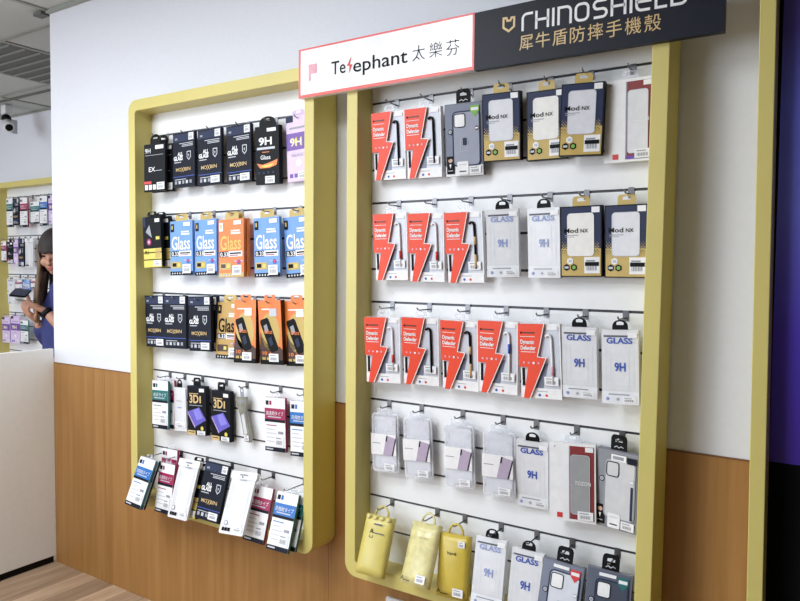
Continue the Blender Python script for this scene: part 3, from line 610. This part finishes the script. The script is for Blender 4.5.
        q = G(w, h); q.smooth = True; q.tube([(-w*.24, .008, -.002), (-w*.22, .008, .012), (-w*.13, .008, .024), (0, .008, .028), (w*.13, .008, .024), (w*.22, .008, .012), (w*.24, .008, -.002)], .0032, mt, 8); add('handle', q)
        q = G(w, h)
        if var == 'shiny':
            q.t('A', .28, .31, .08, BLACK, l=26, bold=.01); add('letter_mark', q); q = G(w, h); q.r(.42, .29, .82, .305, mat('dark_small_print', (86, 88, 100), .5), 26); q.st([(.3, .34), (.3, .38), (.42, .38), (.42, .34)], .0014, BLACK, 26)
            q.r(.38, .14, .68, .165, mat('dark_small_print', (86, 88, 100), .5), 24)
        elif var == 'pale': q.t('A', .05, .95, .07, BLACK, l=24, bold=.01); add('letter_mark', q); q = G(w, h); q.r(.16, .94, .38, .955, BROWN, 20); q.r(.4, .24, .7, .26, GOLD, 24)
        else: q.t('hard', .34, .31, .05, BLACK, l=26, wu=.28, bold=.01); add('lettering', q); q = G(w, h); q.t('A', .06, .94, .075, BLACK, l=24, bold=.01); q.r(.18, .93, .42, .945, BLACK, 20)
        add('lettering', q)
        if var != 'shiny': add('price_sticker', sticker(w, h, .58, .82, .92, .95, l=24))
        if var == 'deep': add('upper_sticker', sticker(w, h, .66, .08, .88, .18, l=18))
        if var == 'shiny':
            q = G(w, h)
            for i in range(4): q.ball((q.P(.12+.24*i, .05)[0], -.003, q.P(0, .05)[1]), .009, .006, .007, YCL, 8, 6)
            q.smooth = True; add('painted_highlights', q)  # pale blobs stand in for glossy highlights along the top
    LIB[key] = parts; return parts
NAMES = dict(navy='screen_protector_box', ex='screen_protector_box', nineh='screen_protector_box', purple='screen_protector_box', blackyel='screen_protector_box', glass='screen_protector_box', case='screen_protector_box', flatw='film_pack', clearbag='film_bag', threed='screen_protector_box', silver='foil_pouch', pouch='case_pouch', orange='phone_case_box', gold='phone_case_box', toz='phone_case_box', rug='phone_case_box', clear9='clear_case_box', clam='clamshell_pack', yel='vinyl_pouch')
CATS = dict(silver='pouch', pouch='pouch', yel='pouch', flatw='pack', clearbag='pack', clam='pack')
GROUPS = dict(navy='navy cartons', glass='glass protector cartons', case='orange and brown cartons', flatw='thin film packs', threed='black cartons with a violet screen', orange='white boxes with orange bolt sleeves', gold='navy and gold case boxes', rug='grey rugged case boxes', clear9='clear boxes with blue lettering', clam='clear clamshell packs', yel='yellow vinyl pouches', toz='white boxes with a dark red window', pouch='clear pouches with white headers')
def product(k, var, loc, rot, label, scale=None, skip=()):
    t = empty(NAMES[k], loc, tuple(R(a) for a in rot), label, CATS.get(k, 'box'), GROUPS.get(k))
    # stored rotation: yaw about z, pitch about x, roll about y
    t.rotation_euler = (R(rot[1]), R(rot[2]), R(rot[0]))
    if scale: t.scale = scale
    for n, me, p in kind(k, var):
        if n in skip: continue
        o = bpy.data.objects.new(n, me); COL.objects.link(o); o.parent = t
    return t
def hook_mesh(L, zt):
    a = M(); a.prism(rrect(-.0075, .0075, -.022, .003, .002, 2), -.0015, 0, STEEL); a.box(-.007, .007, .0, .0025, -.001, .0045, STEEL)
    c = M(); c.smooth = True; c.tube([(0, -.0005, zt), (0, -L+.012, zt), (0, -L+.004, zt+.003), (0, -L, zt+.007)], .0021, CHROME, 8)
    return a.mesh('back_plate'), c.mesh('wire')
HM = {}
def hook(x, z, L, label, group, y=-.0373):
    L = round(L, 2)
    zt = -.014
    if L not in HM: HM[L] = hook_mesh(L, zt)
    t = empty('peg_hook', (x, y-.0016, z), None, label, 'hook', group)
    for n, me in zip(('back_plate', 'wire'), HM[L]):
        o = bpy.data.objects.new(n, me); COL.objects.link(o); o.parent = t
LD, RD = 'left wall display', 'right wall display'
ROWN = dict(a='top row', b='second row', c='third row', d='fourth row', e='bottom row', f='top row', g='second row', h='third row', i='fourth row', j='bottom row')
ROWI = dict(zip('abcdefghij', [0, 1, 2, 3, 4]*2))
# id: kind, variant, (x, y, z), (yaw, pitch, roll), what it is
PR = {
'a1': ('ex', None, (0.841, -0.098, 1.803), (5.3, -1.5, -1.3), 'black box with a red strip'),
'a2': ('navy', 'plain', (0.986, -0.085, 1.831), (1, -1.3, -1.9), 'first navy box, right of the red-striped black box'),
'a3': ('navy', None, (1.120, -0.085, 1.830), (2.5, -1.6, -2.2), 'middle one of three navy boxes'),
'a4': ('navy', None, (1.262, -0.085, 1.829), (1.7, -0.9, -2.1), 'navy box next to the black flame box'),
'a5': ('nineh', None, (1.392, -0.085, 1.813), (1.6, 1.3, -0.1), 'black 9H box with an orange flame'),
'a6': ('purple', None, (1.505, -0.062, 1.839), (0.2, -0.1, -2.7), 'lilac and violet 9H box'),
'b1': ('blackyel', None, (0.822, -0.100, 1.536), (1, 0.1, -2.7), 'black and yellow box'),
'b2': ('glass', 'blue', (0.965, -0.081, 1.517), (3.2, -1.1, -1.8), 'first sky blue box, next to the yellow box'),
'b3': ('glass', 'blue', (1.093, -0.080, 1.518), (-1.2, -1.2, -2), 'sky blue box left of the orange box'),
'b4': ('glass', 'orange', (1.232, -0.091, 1.514), (3.5, -2.2, -2.4), 'orange box between sky blue boxes'),
'b5': ('glass', 'blue', (1.385, -0.079, 1.516), (0.7, -0.9, -2.2), 'sky blue box right of the orange box'),
'b6': ('glass', 'blue', (1.498, -0.061, 1.517), (-0.1, 0.7, -4.5), 'last sky blue box, cut by the frame'),
'c1': ('navy', None, (0.814, -0.084, 1.242), (-1.4, 0.6, -1.8), 'first navy box at the left frame'),
'c2': ('navy', 'plain', (0.932, -0.084, 1.245), (3.5, -1.2, -1.7), 'second navy box from the left frame'),
'c3': ('navy', None, (1.081, -0.099, 1.247), (0.9, -1, -2.3), 'navy box beside the tan box'),
'c4': ('glass', 'gold', (1.199, -0.068, 1.229), (1.1, -4.2, -1.4), 'tan gold box half behind an orange box'),
'c5': ('case', 'w', (1.294, -0.086, 1.241), (0.4, -3.1, -2.5), 'orange and brown box beside the tan box'),
'c6': ('case', 'a', (1.402, -0.084, 1.243), (0.1, 0.8, -2.8), 'orange and brown box with grey sticker'),
'c7': ('case', 'w', (1.501, -0.064, 1.244), (0.3, -0.1, -3.5), 'orange and brown box cut by the frame'),
'd1': ('flatw', 'teal', (0.848, -0.086, 0.923), (-0.6, -2.3, -2.5), 'white pack with a teal band'),
'd2': ('clearbag', None, (0.932, -0.068, 0.904), (-3.6, -0.8, -3), 'plain cloudy clear bag'),
'd3': ('threed', None, (1.029, -0.069, 0.919), (2.2, -1.7, -3), 'left one of two black 3D boxes'),
'd4': ('threed', None, (1.153, -0.067, 0.914), (-0.1, -0.9, -1.6), 'right one of two black 3D boxes'),
'd5': ('silver', None, (1.256, -0.067, 0.903), (-4.1, 1, -5.9), 'crumpled silver foil pouch'),
'd6': ('flatw', 'red', (1.413, -0.069, 0.918), (0.5, -1.4, -2.7), 'white pack with a magenta band'),
'd7': ('flatw', 'blue', (1.520, -0.061, 0.916), (0.4, -2.6, -3.2), 'white pack with a blue band'),
'e1': ('flatw', 'blue', (0.826, -0.124, 0.634), (-0.4, -20.8, 3.4), 'tilted blue banded pack across the left frame'),
'e2': ('flatw', 'red', (0.910, -0.103, 0.623), (-3.4, -9.1, -1.6), 'left magenta banded pack'),
'e3': ('pouch', None, (1.052, -0.118, 0.663), (-0.7, -18.8, -1.7), 'clear pouch left of the navy box'),
'e4': ('navy', None, (1.182, -0.107, 0.668), (2.1, -15.4, 1.3), 'tilted navy box between two clear pouches'),
'e5': ('pouch', None, (1.313, -0.105, 0.660), (4.1, -25.2, -3.1), 'clear pouch right of the navy box'),
'e6': ('flatw', 'red', (1.380, -0.088, 0.617), (0.5, -16, 0.3), 'right magenta banded pack'),
'e7': ('flatw', 'blue', (1.520, -0.119, 0.630), (-0.2, -18.6, -0.8), 'tilted blue banded pack at the right'),
'f1': ('orange', 'navy', (1.872, -0.085, 1.803), (-1.5, 4.6, 0.5), 'orange bolt box at the left frame'),
'f2': ('orange', 'black', (1.989, -0.085, 1.801), (1.1, 5, 0.2), 'orange bolt box beside the grey box'),
'f3': ('rug', 'dark', (2.116, -0.085, 1.800), (6.8, 3.8, -0.9), 'grey case box with a green shield'),
'f4': ('gold', 'a', (2.231, -0.093, 1.811), (3.1, 6.2, 0.5), 'leftmost navy and gold box'),
'f5': ('gold', 'b', (2.347, -0.073, 1.807), (0.8, 3.3, -0.1), 'middle navy and gold box, tucked behind its neighbour'),
'f6': ('gold', 'a', (2.452, -0.098, 1.805), (5.6, 1, 1.7), 'rightmost navy and gold box'),
'f7': ('toz', 'r', (2.555, -0.070, 1.807), (0.1, 0.6, -0.5), 'white box with a dark red window'),
'g1': ('orange', 'white', (1.882, -0.086, 1.510), (-0, 2.3, -1.1), 'first of three orange bolt boxes'),
'g2': ('orange', 'white', (2.004, -0.086, 1.507), (0.4, 3.8, 0.2), 'middle of three orange bolt boxes'),
'g3': ('orange', 'yellow', (2.121, -0.084, 1.506), (-1.3, 4.8, -0.9), 'last of three orange bolt boxes'),
'g4': ('clear9', 'faded', (2.237, -0.088, 1.509), (6.3, 1.3, -1.6), 'clear 9H box next to orange'),
'g5': ('clear9', 'faded', (2.350, -0.085, 1.508), (-2.9, 3.2, -0.7), 'clear 9H box next to gold'),
'g6': ('gold', 'b', (2.447, -0.084, 1.509), (-0.1, 2.7, -0.7), 'left one of two navy gold boxes'),
'g7': ('gold', 'a', (2.557, -0.082, 1.508), (-3.6, 3.3, -0.1), 'right one of two navy gold boxes'),
'h1': ('orange', 'white', (1.862, -0.093, 1.208), (6.9, 1.4, -1.2), 'first of five orange bolt boxes'),
'h2': ('orange', 'black', (1.991, -0.090, 1.212), (4.5, 4, 0.3), 'second of five orange bolt boxes'),
'h3': ('orange', 'yellow', (2.115, -0.088, 1.209), (-0.6, 4.8, 0.5), 'third of five orange bolt boxes'),
'h4': ('orange', 'blue', (2.232, -0.089, 1.214), (-1.1, 2.1, 0.1), 'fourth of five orange bolt boxes'),
'h5': ('orange', 'pink', (2.346, -0.089, 1.213), (-2.2, 2.3, -2.3), 'fifth of five orange bolt boxes'),
'h6': ('clear9', 'b', (2.450, -0.088, 1.210), (0.5, 2.1, -1.3), 'clear 9H box beside the orange boxes'),
'h7': ('clear9', 'b', (2.551, -0.091, 1.209), (-0.6, -1.7, -2.5), 'clear 9H box beside the right frame'),
'i1': ('clam', None, (1.854, -0.070, 0.919), (0.1, -1.9, -3.3), 'first of four clear clamshells'),
'i2': ('clam', None, (1.968, -0.070, 0.919), (1.9, -1.8, -3.9), 'second of four clear clamshells'),
'i3': ('clam', None, (2.104, -0.069, 0.916), (-1.3, -1.5, -3.3), 'third of four clear clamshells'),
'i4': ('clam', None, (2.228, -0.070, 0.914), (2.3, -2.1, -1.8), 'fourth of four clear clamshells'),
'i6': ('clear9', 'b', (2.324, -0.068, 0.901), (3.3, 4, 0), 'clear 9H box before the red window'),
'i7': ('toz', 'g', (2.434, -0.074, 0.914), (5.5, -3.2, -2.1), 'white box with a red framed window'),
'i8': ('rug', 'light', (2.549, -0.073, 0.912), (-10.2, -0.2, 0.8), 'grey case box at the right frame'),
'j1': ('yel', 'shiny', (1.867, -0.101, 0.621), (4.4, -21.4, 0.9), 'leftmost shiny yellow pouch'),
'j2': ('yel', 'pale', (2.025, -0.100, 0.632), (-4.9, -24.1, -2.2), 'middle yellow pouch with painted pale sheen'),
'j3': ('yel', 'deep', (2.115, -0.098, 0.617), (1.8, -9.5, -1.4), 'deep yellow flat pouch'),
'j4': ('clear9', 'faded', (2.227, -0.100, 0.633), (1.4, -12.2, -0.8), 'clear 9H box beside the yellow pouch'),
'j5': ('clear9', 'b', (2.331, -0.098, 0.623), (0.9, -10, 0.5), 'clear 9H box beside the grey box'),
'j6': ('rug', 'pale', (2.428, -0.100, 0.615), (-0.9, -12.2, 2.3), 'grey case box with a red shield'),
'j7': ('rug', 'black', (2.544, -0.101, 0.623), (1.4, -11.7, 0.8), 'grey case box with a teal shield'),
}
for i, (k, var, loc, rot, what) in PR.items():
    disp = LD if i[0] in 'abcde' else RD
    where = ROWN[i[0]]+' of '+disp
    product(k, var, loc, rot, what+', '+where)
    rz = RAILS[ROWI[i[0]]]
    wy = -loc[1]+.014-.0373
    hook(loc[0], rz, max(.045, wy), 'hook for '+what.replace(', right of the red-striped black box', '').replace(', tucked behind its neighbour', '').replace(', next to the yellow box', '').replace(', cut by the frame', '').replace(' between two clear pouches', ' of the clear pouches').replace(' at the right', ' at right')+', '+where, 'peg hooks on the '+disp)
# stock hanging behind the front goods
def behind(i, dy, k=None, var=None, what='', dz=0, dx=0):
    kk, vv, loc, rot, _ = PR[i]
    product(k or kk, var or vv, (loc[0]+dx, loc[1]+dy, loc[2]+dz), rot, what)
behind('a1', .026, dx=.012, what='black box hanging behind the red-striped black box, top row of left wall display')
behind('b1', .030, dx=.012, what='black and yellow box hanging behind another, second row of left wall display')
behind('b4', .016, dx=.004, what='orange box hanging behind another orange box, second row of left wall display')
behind('c3', .024, dx=.006, what='navy box hanging behind the navy box beside the tan one')
behind('d1', .022, var='red', dx=.008, what='magenta banded pack peeping out behind the teal banded pack')
behind('e1', .015, var='purple', dx=0, dz=-.004, what='purple banded pack hanging behind the tilted blue pack, bottom row')
behind('e3', .022, k='blackyel', dx=.014, dz=-.012, what='black and yellow box behind the left clear pouch, bottom row')
behind('e7', .024, dx=.010, var='teal', what='teal banded pack behind the tilted blue pack at bottom right')
product('flatw', 'red', (.876, -.066, .664), (-2, -4, -1.5), 'magenta banded pack pushed to the slatwall, bottom row of left wall display')

# distant goods on the back wall: x0, x1, top, bottom
BG = [('flatw', 'teal', -2.248, -2.165, 1.843, 1.632, 'distant white pack with teal band, top row by the yellow frame'),
 ('navy', 'plain', -2.160, -2.080, 1.836, 1.644, 'distant dark box between two white packs, top row'),
 ('flatw', 'red', -2.064, -1.967, 1.838, 1.626, 'distant white pack with magenta band, top row'),
 ('flatw', 'teal', -1.926, -1.815, 1.803, 1.647, 'distant pale teal pack, lowest of the top row'),
 ('flatw', 'blue', -1.808, -1.715, 1.837, 1.631, 'distant white pack with blue band, top row above the woman'),
 ('purple', None, -1.698, -1.623, 1.835, 1.639, 'distant pale violet box at the wall edge, top row'),
 ('flatw', 'red', -2.330, -2.262, 1.528, 1.375, 'distant red pack overlapping the yellow frame, second row'),
 ('ex', None, -2.244, -2.170, 1.523, 1.364, 'distant black box, second row'),
 ('purple', None, -2.161, -2.098, 1.537, 1.346, 'distant violet box, second row'),
 ('navy', None, -2.093, -2.018, 1.543, 1.343, 'distant navy box beside the large white pouch, second row'),
 ('pouch', None, -2.008, -1.900, 1.545, 1.337, 'distant large white pouch beside the hair of the woman'),
 ('clear9', 'b', -2.252, -2.152, 1.249, 1.163, 'distant small clear box above the phone, third row'),
 ('flatw', 'red', -2.142, -2.053, 1.244, 1.180, 'distant dark red pack above the phone, third row'),
 ('glass', 'blue', -2.047, -1.945, 1.252, 1.161, 'distant sky blue box above the hand, third row'),
 ('flatw', 'red', -1.938, -1.878, 1.254, 1.191, 'distant small red and white pack beside the hair, third row'),
 ('pouch', None, -2.255, -2.150, 1.150, 1.067, 'distant white pouch left of the phone'),
 ('purple', None, -2.332, -2.228, .963, .774, 'distant leftmost violet box, bottom row'),
 ('purple', None, -2.212, -2.092, .976, .776, 'distant second violet box, bottom row'),
 ('flatw', 'teal', -2.083, -1.981, .952, .783, 'distant white and teal pack beside violet boxes, bottom row')]
for k, var, x0, x1, zt, zb, lab in BG:
    w, h = SIZE[k]
    product(k, var, ((x0+x1)/2, .975, zt), (0, 0, 0), lab, ((x1-x0)/w, 1, (zt-zb)/h))
    if lab != BG[15][6]:
        rz = min(BR, key=lambda r: abs(r-.03-zt))
        hook((x0+x1)/2, rz, .09, 'metal hook for the '+lab.split(',')[0], 'peg hooks on the back wall display', 1.084-.0373)
# pegs with nothing visible hanging on them are left out

# ------------------------------------------------------------------ the woman behind the partition
def skin_mesh(verts, edges, radii, root, sub=2):
    me = bpy.data.meshes.new('tmp'); me.from_pydata(verts, edges, []); o = bpy.data.objects.new('tmp', me); COL.objects.link(o)
    o.modifiers.new('skin', 'SKIN')
    sv = me.skin_vertices[0].data
    for i, r in enumerate(radii): sv[i].radius = (r, r) if not isinstance(r, tuple) else r; sv[i].use_root = (i == root)
    o.modifiers['skin'].use_smooth_shade = True
    s = o.modifiers.new('sub', 'SUBSURF'); s.levels = sub; s.render_levels = sub
    dg = bpy.context.evaluated_depsgraph_get(); dg.update()
    r = bpy.data.meshes.new_from_object(o.evaluated_get(dg)); bpy.data.objects.remove(o); return r
def chain(pts, radii, sub=2):
    me = bpy.data.meshes.new('tmp')
    return skin_prep([tuple(p) for p in pts], [(i, i+1) for i in range(len(pts)-1)], radii, 0, sub)
def skin_prep(v, e, r, root, sub=2): return skin_mesh(v, e, r, root, sub)
def join(meshes, name, m, remesh=None, parent=None):
    bm = bmesh.new()
    for me in meshes: bm.from_mesh(me)
    out = bpy.data.meshes.new(name); bm.to_mesh(out); bm.free(); out.materials.clear(); out.materials.append(m)
    o = bpy.data.objects.new(name, out); COL.objects.link(o)
    if remesh:
        r = o.modifiers.new('remesh', 'REMESH'); r.mode = 'VOXEL'; r.voxel_size = remesh; r.use_smooth_shade = True
        dg = bpy.context.evaluated_depsgraph_get(); dg.update()
        fm = bpy.data.meshes.new_from_object(o.evaluated_get(dg)); o.modifiers.clear(); fm.name = name; o.data = fm
        sm = o.modifiers.new('smooth', 'SMOOTH'); sm.factor = .5; sm.iterations = 3
    for p in o.data.polygons: p.use_smooth = True; p.material_index = 0
    if parent: o.parent = parent
    return o
PB = Vector((-.345, .285, 0))
bf = Vector((-.67, -.74, 0)).normalized(); br = Vector((bf.y, -bf.x, 0))     # body forward / her right
Pt = lambda r, f, z: tuple(PB+br*r+bf*f+Vector((0, 0, z)))
wt = empty('person', tuple(PB), None, 'woman with long brown hair and bangs in navy jacket, looking at a phone', 'person')
inv = Matrix.Translation(-PB)
# world-space hand targets
WL = Vector((-.331, .158, 1.126)); EL = Vector((-.245, .21, 1.03)); SL = Vector(Pt(-.155, 0, 1.235))
WR = Vector((-.425, .166, 1.075)); ER = Vector((-.47, .27, .93)); SR = Vector(Pt(.155, 0, 1.235))
V = [Pt(0, 0, .80), Pt(0, .0, .95), Pt(0, .01, 1.10), Pt(0, .0, 1.235), Pt(0, .0, 1.285), Pt(0, .02, 1.335)]
Rr = [.125, .105, .115, .075, .05, .048]; Ed = [(0, 1), (1, 2), (2, 3), (3, 4), (4, 5)]
def limb(start, pts, rs):
    p = start
    for q, r in zip(pts, rs):
        V.append(tuple(q)); Rr.append(r); Ed.append((p, len(V)-1)); p = len(V)-1
limb(3, [SL, SL.lerp(EL, .5), EL, EL.lerp(WL, .5), WL], [.05, .042, .036, .032, .024])
limb(3, [SR, SR.lerp(ER, .5), ER, ER.lerp(WR, .5), WR], [.05, .042, .036, .032, .024])
for s in (-1, 1): limb(0, [Pt(.085*s, 0, .74), Pt(.09*s, .02, .43), Pt(.09*s, .0, .09), Pt(.09*s, .05, .035), Pt(.09*s, .14, .025)], [.085, .058, .042, .036, .026])
torso = skin_mesh(V, Ed, Rr, 0)
parts = [torso]
# head, built at the origin then turned and tilted onto the neck
hd = Vector((.52, -.85, 0)).normalized()
hm = M(); hm.ball((0, 0, .02), .070, .088, .098, SKIN, 28, 18); hm.ball((0, -.03, -.038), .052, .056, .062, SKIN, 22, 14)
hm.ball((0, -.062, -.075), .022, .020, .020, SKIN, 12, 8)
hm.tube([(0, -.080, .012), (0, -.092, -.010), (0, -.100, -.028), (0, -.088, -.036)], [.007, .009, .012, .008], SKIN, 10)
for s in (-1, 1): hm.ball((s*.071, .005, -.01), .008, .017, .028, SKIN, 10, 8); hm.ball((s*.036, -.058, -.03), .026, .022, .024, SKIN, 12, 8); hm.ball((.012*s, -.086, -.034), .007, .008, .006, SKIN, 8, 6)
hm.ball((0, -.078, -.055), .024, .012, .013, SKIN, 12, 8)
HC = Vector((-.378, .250, 1.414))
yaw = math.atan2(hd.y, hd.x)+math.pi/2
HM4 = Matrix.Translation(HC) @ Matrix.Rotation(yaw, 4, 'Z') @ Matrix.Rotation(R(16), 4, 'X')
h_me = hm.mesh('head'); h_me.transform(HM4); parts.append(h_me)
# hands: palm plus five bent fingers each
def hand(wrist, fwdv, side, nrm, curl, thumb):
    f = fwdv.normalized(); n = nrm.normalized(); s = side.normalized(); out = []
    out.append(chain([wrist-f*.01, wrist+f*.03, wrist+f*.065], [(.020, .020), (.028, .016), (.030, .014)], 2))
    out.append(chain([wrist+f*.03+s*.015, wrist+f*.075+s*.018], [.016, .012], 2)); out.append(chain([wrist+f*.03-s*.015, wrist+f*.072-s*.02], [.016, .012], 2))
    for o_, ln in ((.027, .060), (.009, .070), (-.009, .066), (-.026, .050)):
        p = wrist+f*.062+s*o_; q1 = p+(f*math.cos(curl*.4)+n*math.sin(curl*.4))*ln*.45; q2 = q1+(f*math.cos(curl)+n*math.sin(curl))*ln*.33; q3 = q2+(f*math.cos(curl*1.7)+n*math.sin(curl*1.7))*ln*.28
        out.append(chain([p-f*.012, p, q1, q2, q3], [.0095, .009, .0085, .0078, .0066], 2))
    p = wrist+f*.022+s*thumb*.024; q1 = p+(f*.7+s*thumb*.6+n*.35)*.032; q2 = q1+(f*.85+s*thumb*.1+n*.55)*.026
    out.append(chain([p-f*.008, p, q1, q2], [.012, .0115, .0095, .0075], 2)); return out
PC = Vector((-.411, .062, 1.206))                       # phone centre
fl = (PC-WL); fl = Vector((fl.x, fl.y, fl.z*.75))
upv = Vector((0, 0, 1)); toface = (HC-PC).normalized()
sl = fl.normalized().cross(toface).normalized()
parts += hand(WL, fl, sl, toface, .75, 1)
fr = Vector((PC.x-.01-WR.x, PC.y-.01-WR.y, PC.z-.035-WR.z)); sr = fr.normalized().cross(toface).normalized()
parts += hand(WR, fr, sr, toface, .75, -1)
body = join(parts, 'body', SKIN, .0045); body.data.transform(inv); body.parent = wt
# clothes
J = [torso]
def skin_part(sel_pts, edges, radii): return skin_mesh(sel_pts, edges, radii, 0)
jv = [Pt(0, 0, .83), Pt(0, 0, .95), Pt(0, .01, 1.10), Pt(0, 0, 1.225)]; jr = [.15, .125, .132, .085]; je = [(0, 1), (1, 2), (2, 3)]
def jl(pts, rs):
    p = 3
    for q, r in zip(pts, rs): jv.append(tuple(q)); jr.append(r); je.append((p, len(jv)-1)); p = len(jv)-1
jl([SL, SL.lerp(EL, .5), EL, EL.lerp(WL, .45)], [.064, .058, .054, .044]); jl([SR, SR.lerp(ER, .5), ER, ER.lerp(WR, .9)], [.064, .062, .060, .044])
j = join([skin_mesh(jv, je, jr, 0)], 'jacket', CLOTH, .006); j.data.transform(inv); j.parent = wt
b = M(); b.smooth = True; n = 20
for z0_, r0, r1 in ((1.268, .066, .070),):
    b.tube([Pt(0, 0, 1.235), Pt(0, .004, 1.262), Pt(0, .008, 1.285)], [.078, .066, .060], CLOTH, n)
o = b.obj('collar', None); o.data.transform(inv); o.parent = j
tv = [Pt(0, 0, .84), Pt(0, 0, .78)]; tr_ = [.138, .142]; te = [(0, 1)]
for s in (-1, 1):
    p = 1
    for q, r in zip([Pt(.088*s, 0, .70), Pt(.09*s, .02, .43), Pt(.09*s, 0, .10)], [.098, .072, .060]): tv.append(q); tr_.append(r); te.append((p, len(tv)-1)); p = len(tv)-1
o = join([skin_mesh(tv, te, tr_, 0)], 'trousers', CLOTH_D, .007); o.data.transform(inv); o.parent = wt
for s in (-1, 1):
    o = join([chain([Pt(.09*s, -.03, .04), Pt(.09*s, .05, .042), Pt(.09*s, .15, .032)], [.040, .042, .031], 2)], 'shoe', BLACK, None); o.data.transform(inv); o.parent = wt
# hair: cap with bangs, plus long locks
def head_local(m_): me = m_; me.transform(HM4); me.transform(inv); return me
cap = M(); cap.smooth = True; n, k = 36, 18; vs = []; fs = []
for i in range(k+1):
    for jj in range(n):
        az = 2*math.pi*jj/n; front = math.cos(az)         # az 0 = face direction (-y)
        zlim = -.09 if front < .55 else .024+.004*math.sin(jj*2.3)
        if .45 < front < .75: zlim = -.02
        zt = .020+.112
        a = math.pi*i/k*.5
        tt = i/k
        z = zt-(zt-zlim)*(1-math.cos(a*1.0))**.9 if True else 0
        rr = math.sqrt(max(0, 1-((z-.02)/.112)**2)) if z > .02 else 1-.15*((.02-z)/.11)
        rx, ry = .082*rr, .100*rr
        vs.append((math.sin(az)*rx, -math.cos(az)*ry-.002*(front > .6), z))
for i in range(k):
    for jj in range(n): fs.append((i*n+jj, i*n+(jj+1) % n, (i+1)*n+(jj+1) % n, (i+1)*n+jj))
cap.add(vs, fs, HAIR)
o = cap.obj('hair', wt); o.data.transform(HM4); o.data.transform(inv)
sm = o.modifiers.new('thick', 'SOLIDIFY'); sm.thickness = .008; sm.offset = -1
lk = M(); lk.smooth = True; rng = random.Random(3)
for s in (-1, 1):
    for i in range(11):
        a = R(52+i*8); x = math.sin(a)*.078*s; y = -math.cos(a)*.094
        e = rng.uniform(-.012, .012)
        fw = .10 if (s < 0 and i < 9) else .05
        pts = [(x*.98, y, .05), (x*1.04, y*1.02, -.02), (x*1.02+e*.4, y*.98-.3*fw, -.10), (x*.98+e, y*.9-.75*fw, -.18), (x*.92+e, y*.8-1.2*fw, -.255+rng.uniform(-.03, .03)), (x*.82+e*1.3, y*.75-1.45*fw, -.30+rng.uniform(-.03, .03))]
        lk.tube(pts, [.010, .012, .0125, .012, .009, .003], HAIR_L if i < 8 else HAIR, 8)
o2 = lk.obj('long_locks', o); o2.data.transform(HM4); o2.data.transform(inv); o2['label'] = 'long light brown locks hanging over the shoulders'
for s in (-1, 1):
    fb = M(); fb.smooth = True; fb.ball((s*.030, -.0815, .006), .0135, .006, .0042, BLACK, 12, 8)
    o3 = fb.obj('eye', wt); o3.data.transform(HM4); o3.data.transform(inv)
    fb = M(); fb.smooth = True; fb.tube([(s*.016, -.086, .021), (s*.030, -.0845, .0255), (s*.046, -.076, .022)], .0028, HAIR, 6)
    o3 = fb.obj('eyebrow', wt); o3.data.transform(HM4); o3.data.transform(inv)
fb = M(); fb.smooth = True; fb.ball((0, -.0885, -.0535), .018, .005, .0042, LIP, 12, 8); fb.ball((0, -.0885, -.060), .014, .005, .0042, LIP, 12, 8)
o3 = fb.obj('lips', wt); o3.data.transform(HM4); o3.data.transform(inv)
dw = (WL-EL).normalized(); b = M(); b.smooth = True; b.tube([WL-dw*.022, WL-dw*.018, WL-dw*.002, WL+dw*.002], [.027, .030, .030, .027], BLACK, 16); o3 = b.obj('wrist_strap', wt); o3.data.transform(inv)
# phone in hand
PC = PC+Vector((.012, .008, .010))
t = empty('mobile_phone', tuple(PC), None, 'black mobile phone held in the hands of the woman', 'phone')
ax = (right*.30-up*.22-fwd*.92).normalized(); nz = Vector((0, 0, 1))*.75-fwd*.35+right*.2; nz = (nz-ax*nz.dot(ax)).normalized(); ay = nz.cross(ax)
mm = Matrix((ax, ay, nz)).transposed().to_4x4(); mm.translation = PC; t.matrix_world = mm
b = M(); b.prism(rrect(-.075, .075, -.036, .036, .008, 5), -.004, .004, BLACK); b.v = [(x, z, -y) for x, y, z in b.v]; b.obj('phone_body', t)
b = M(); b.prism(rrect(-.070, .070, -.033, .033, .006, 5), -.0046, -.0042, NAVY_L); b.v = [(x, z, -y) for x, y, z in b.v]; b.obj('phone_screen', t)
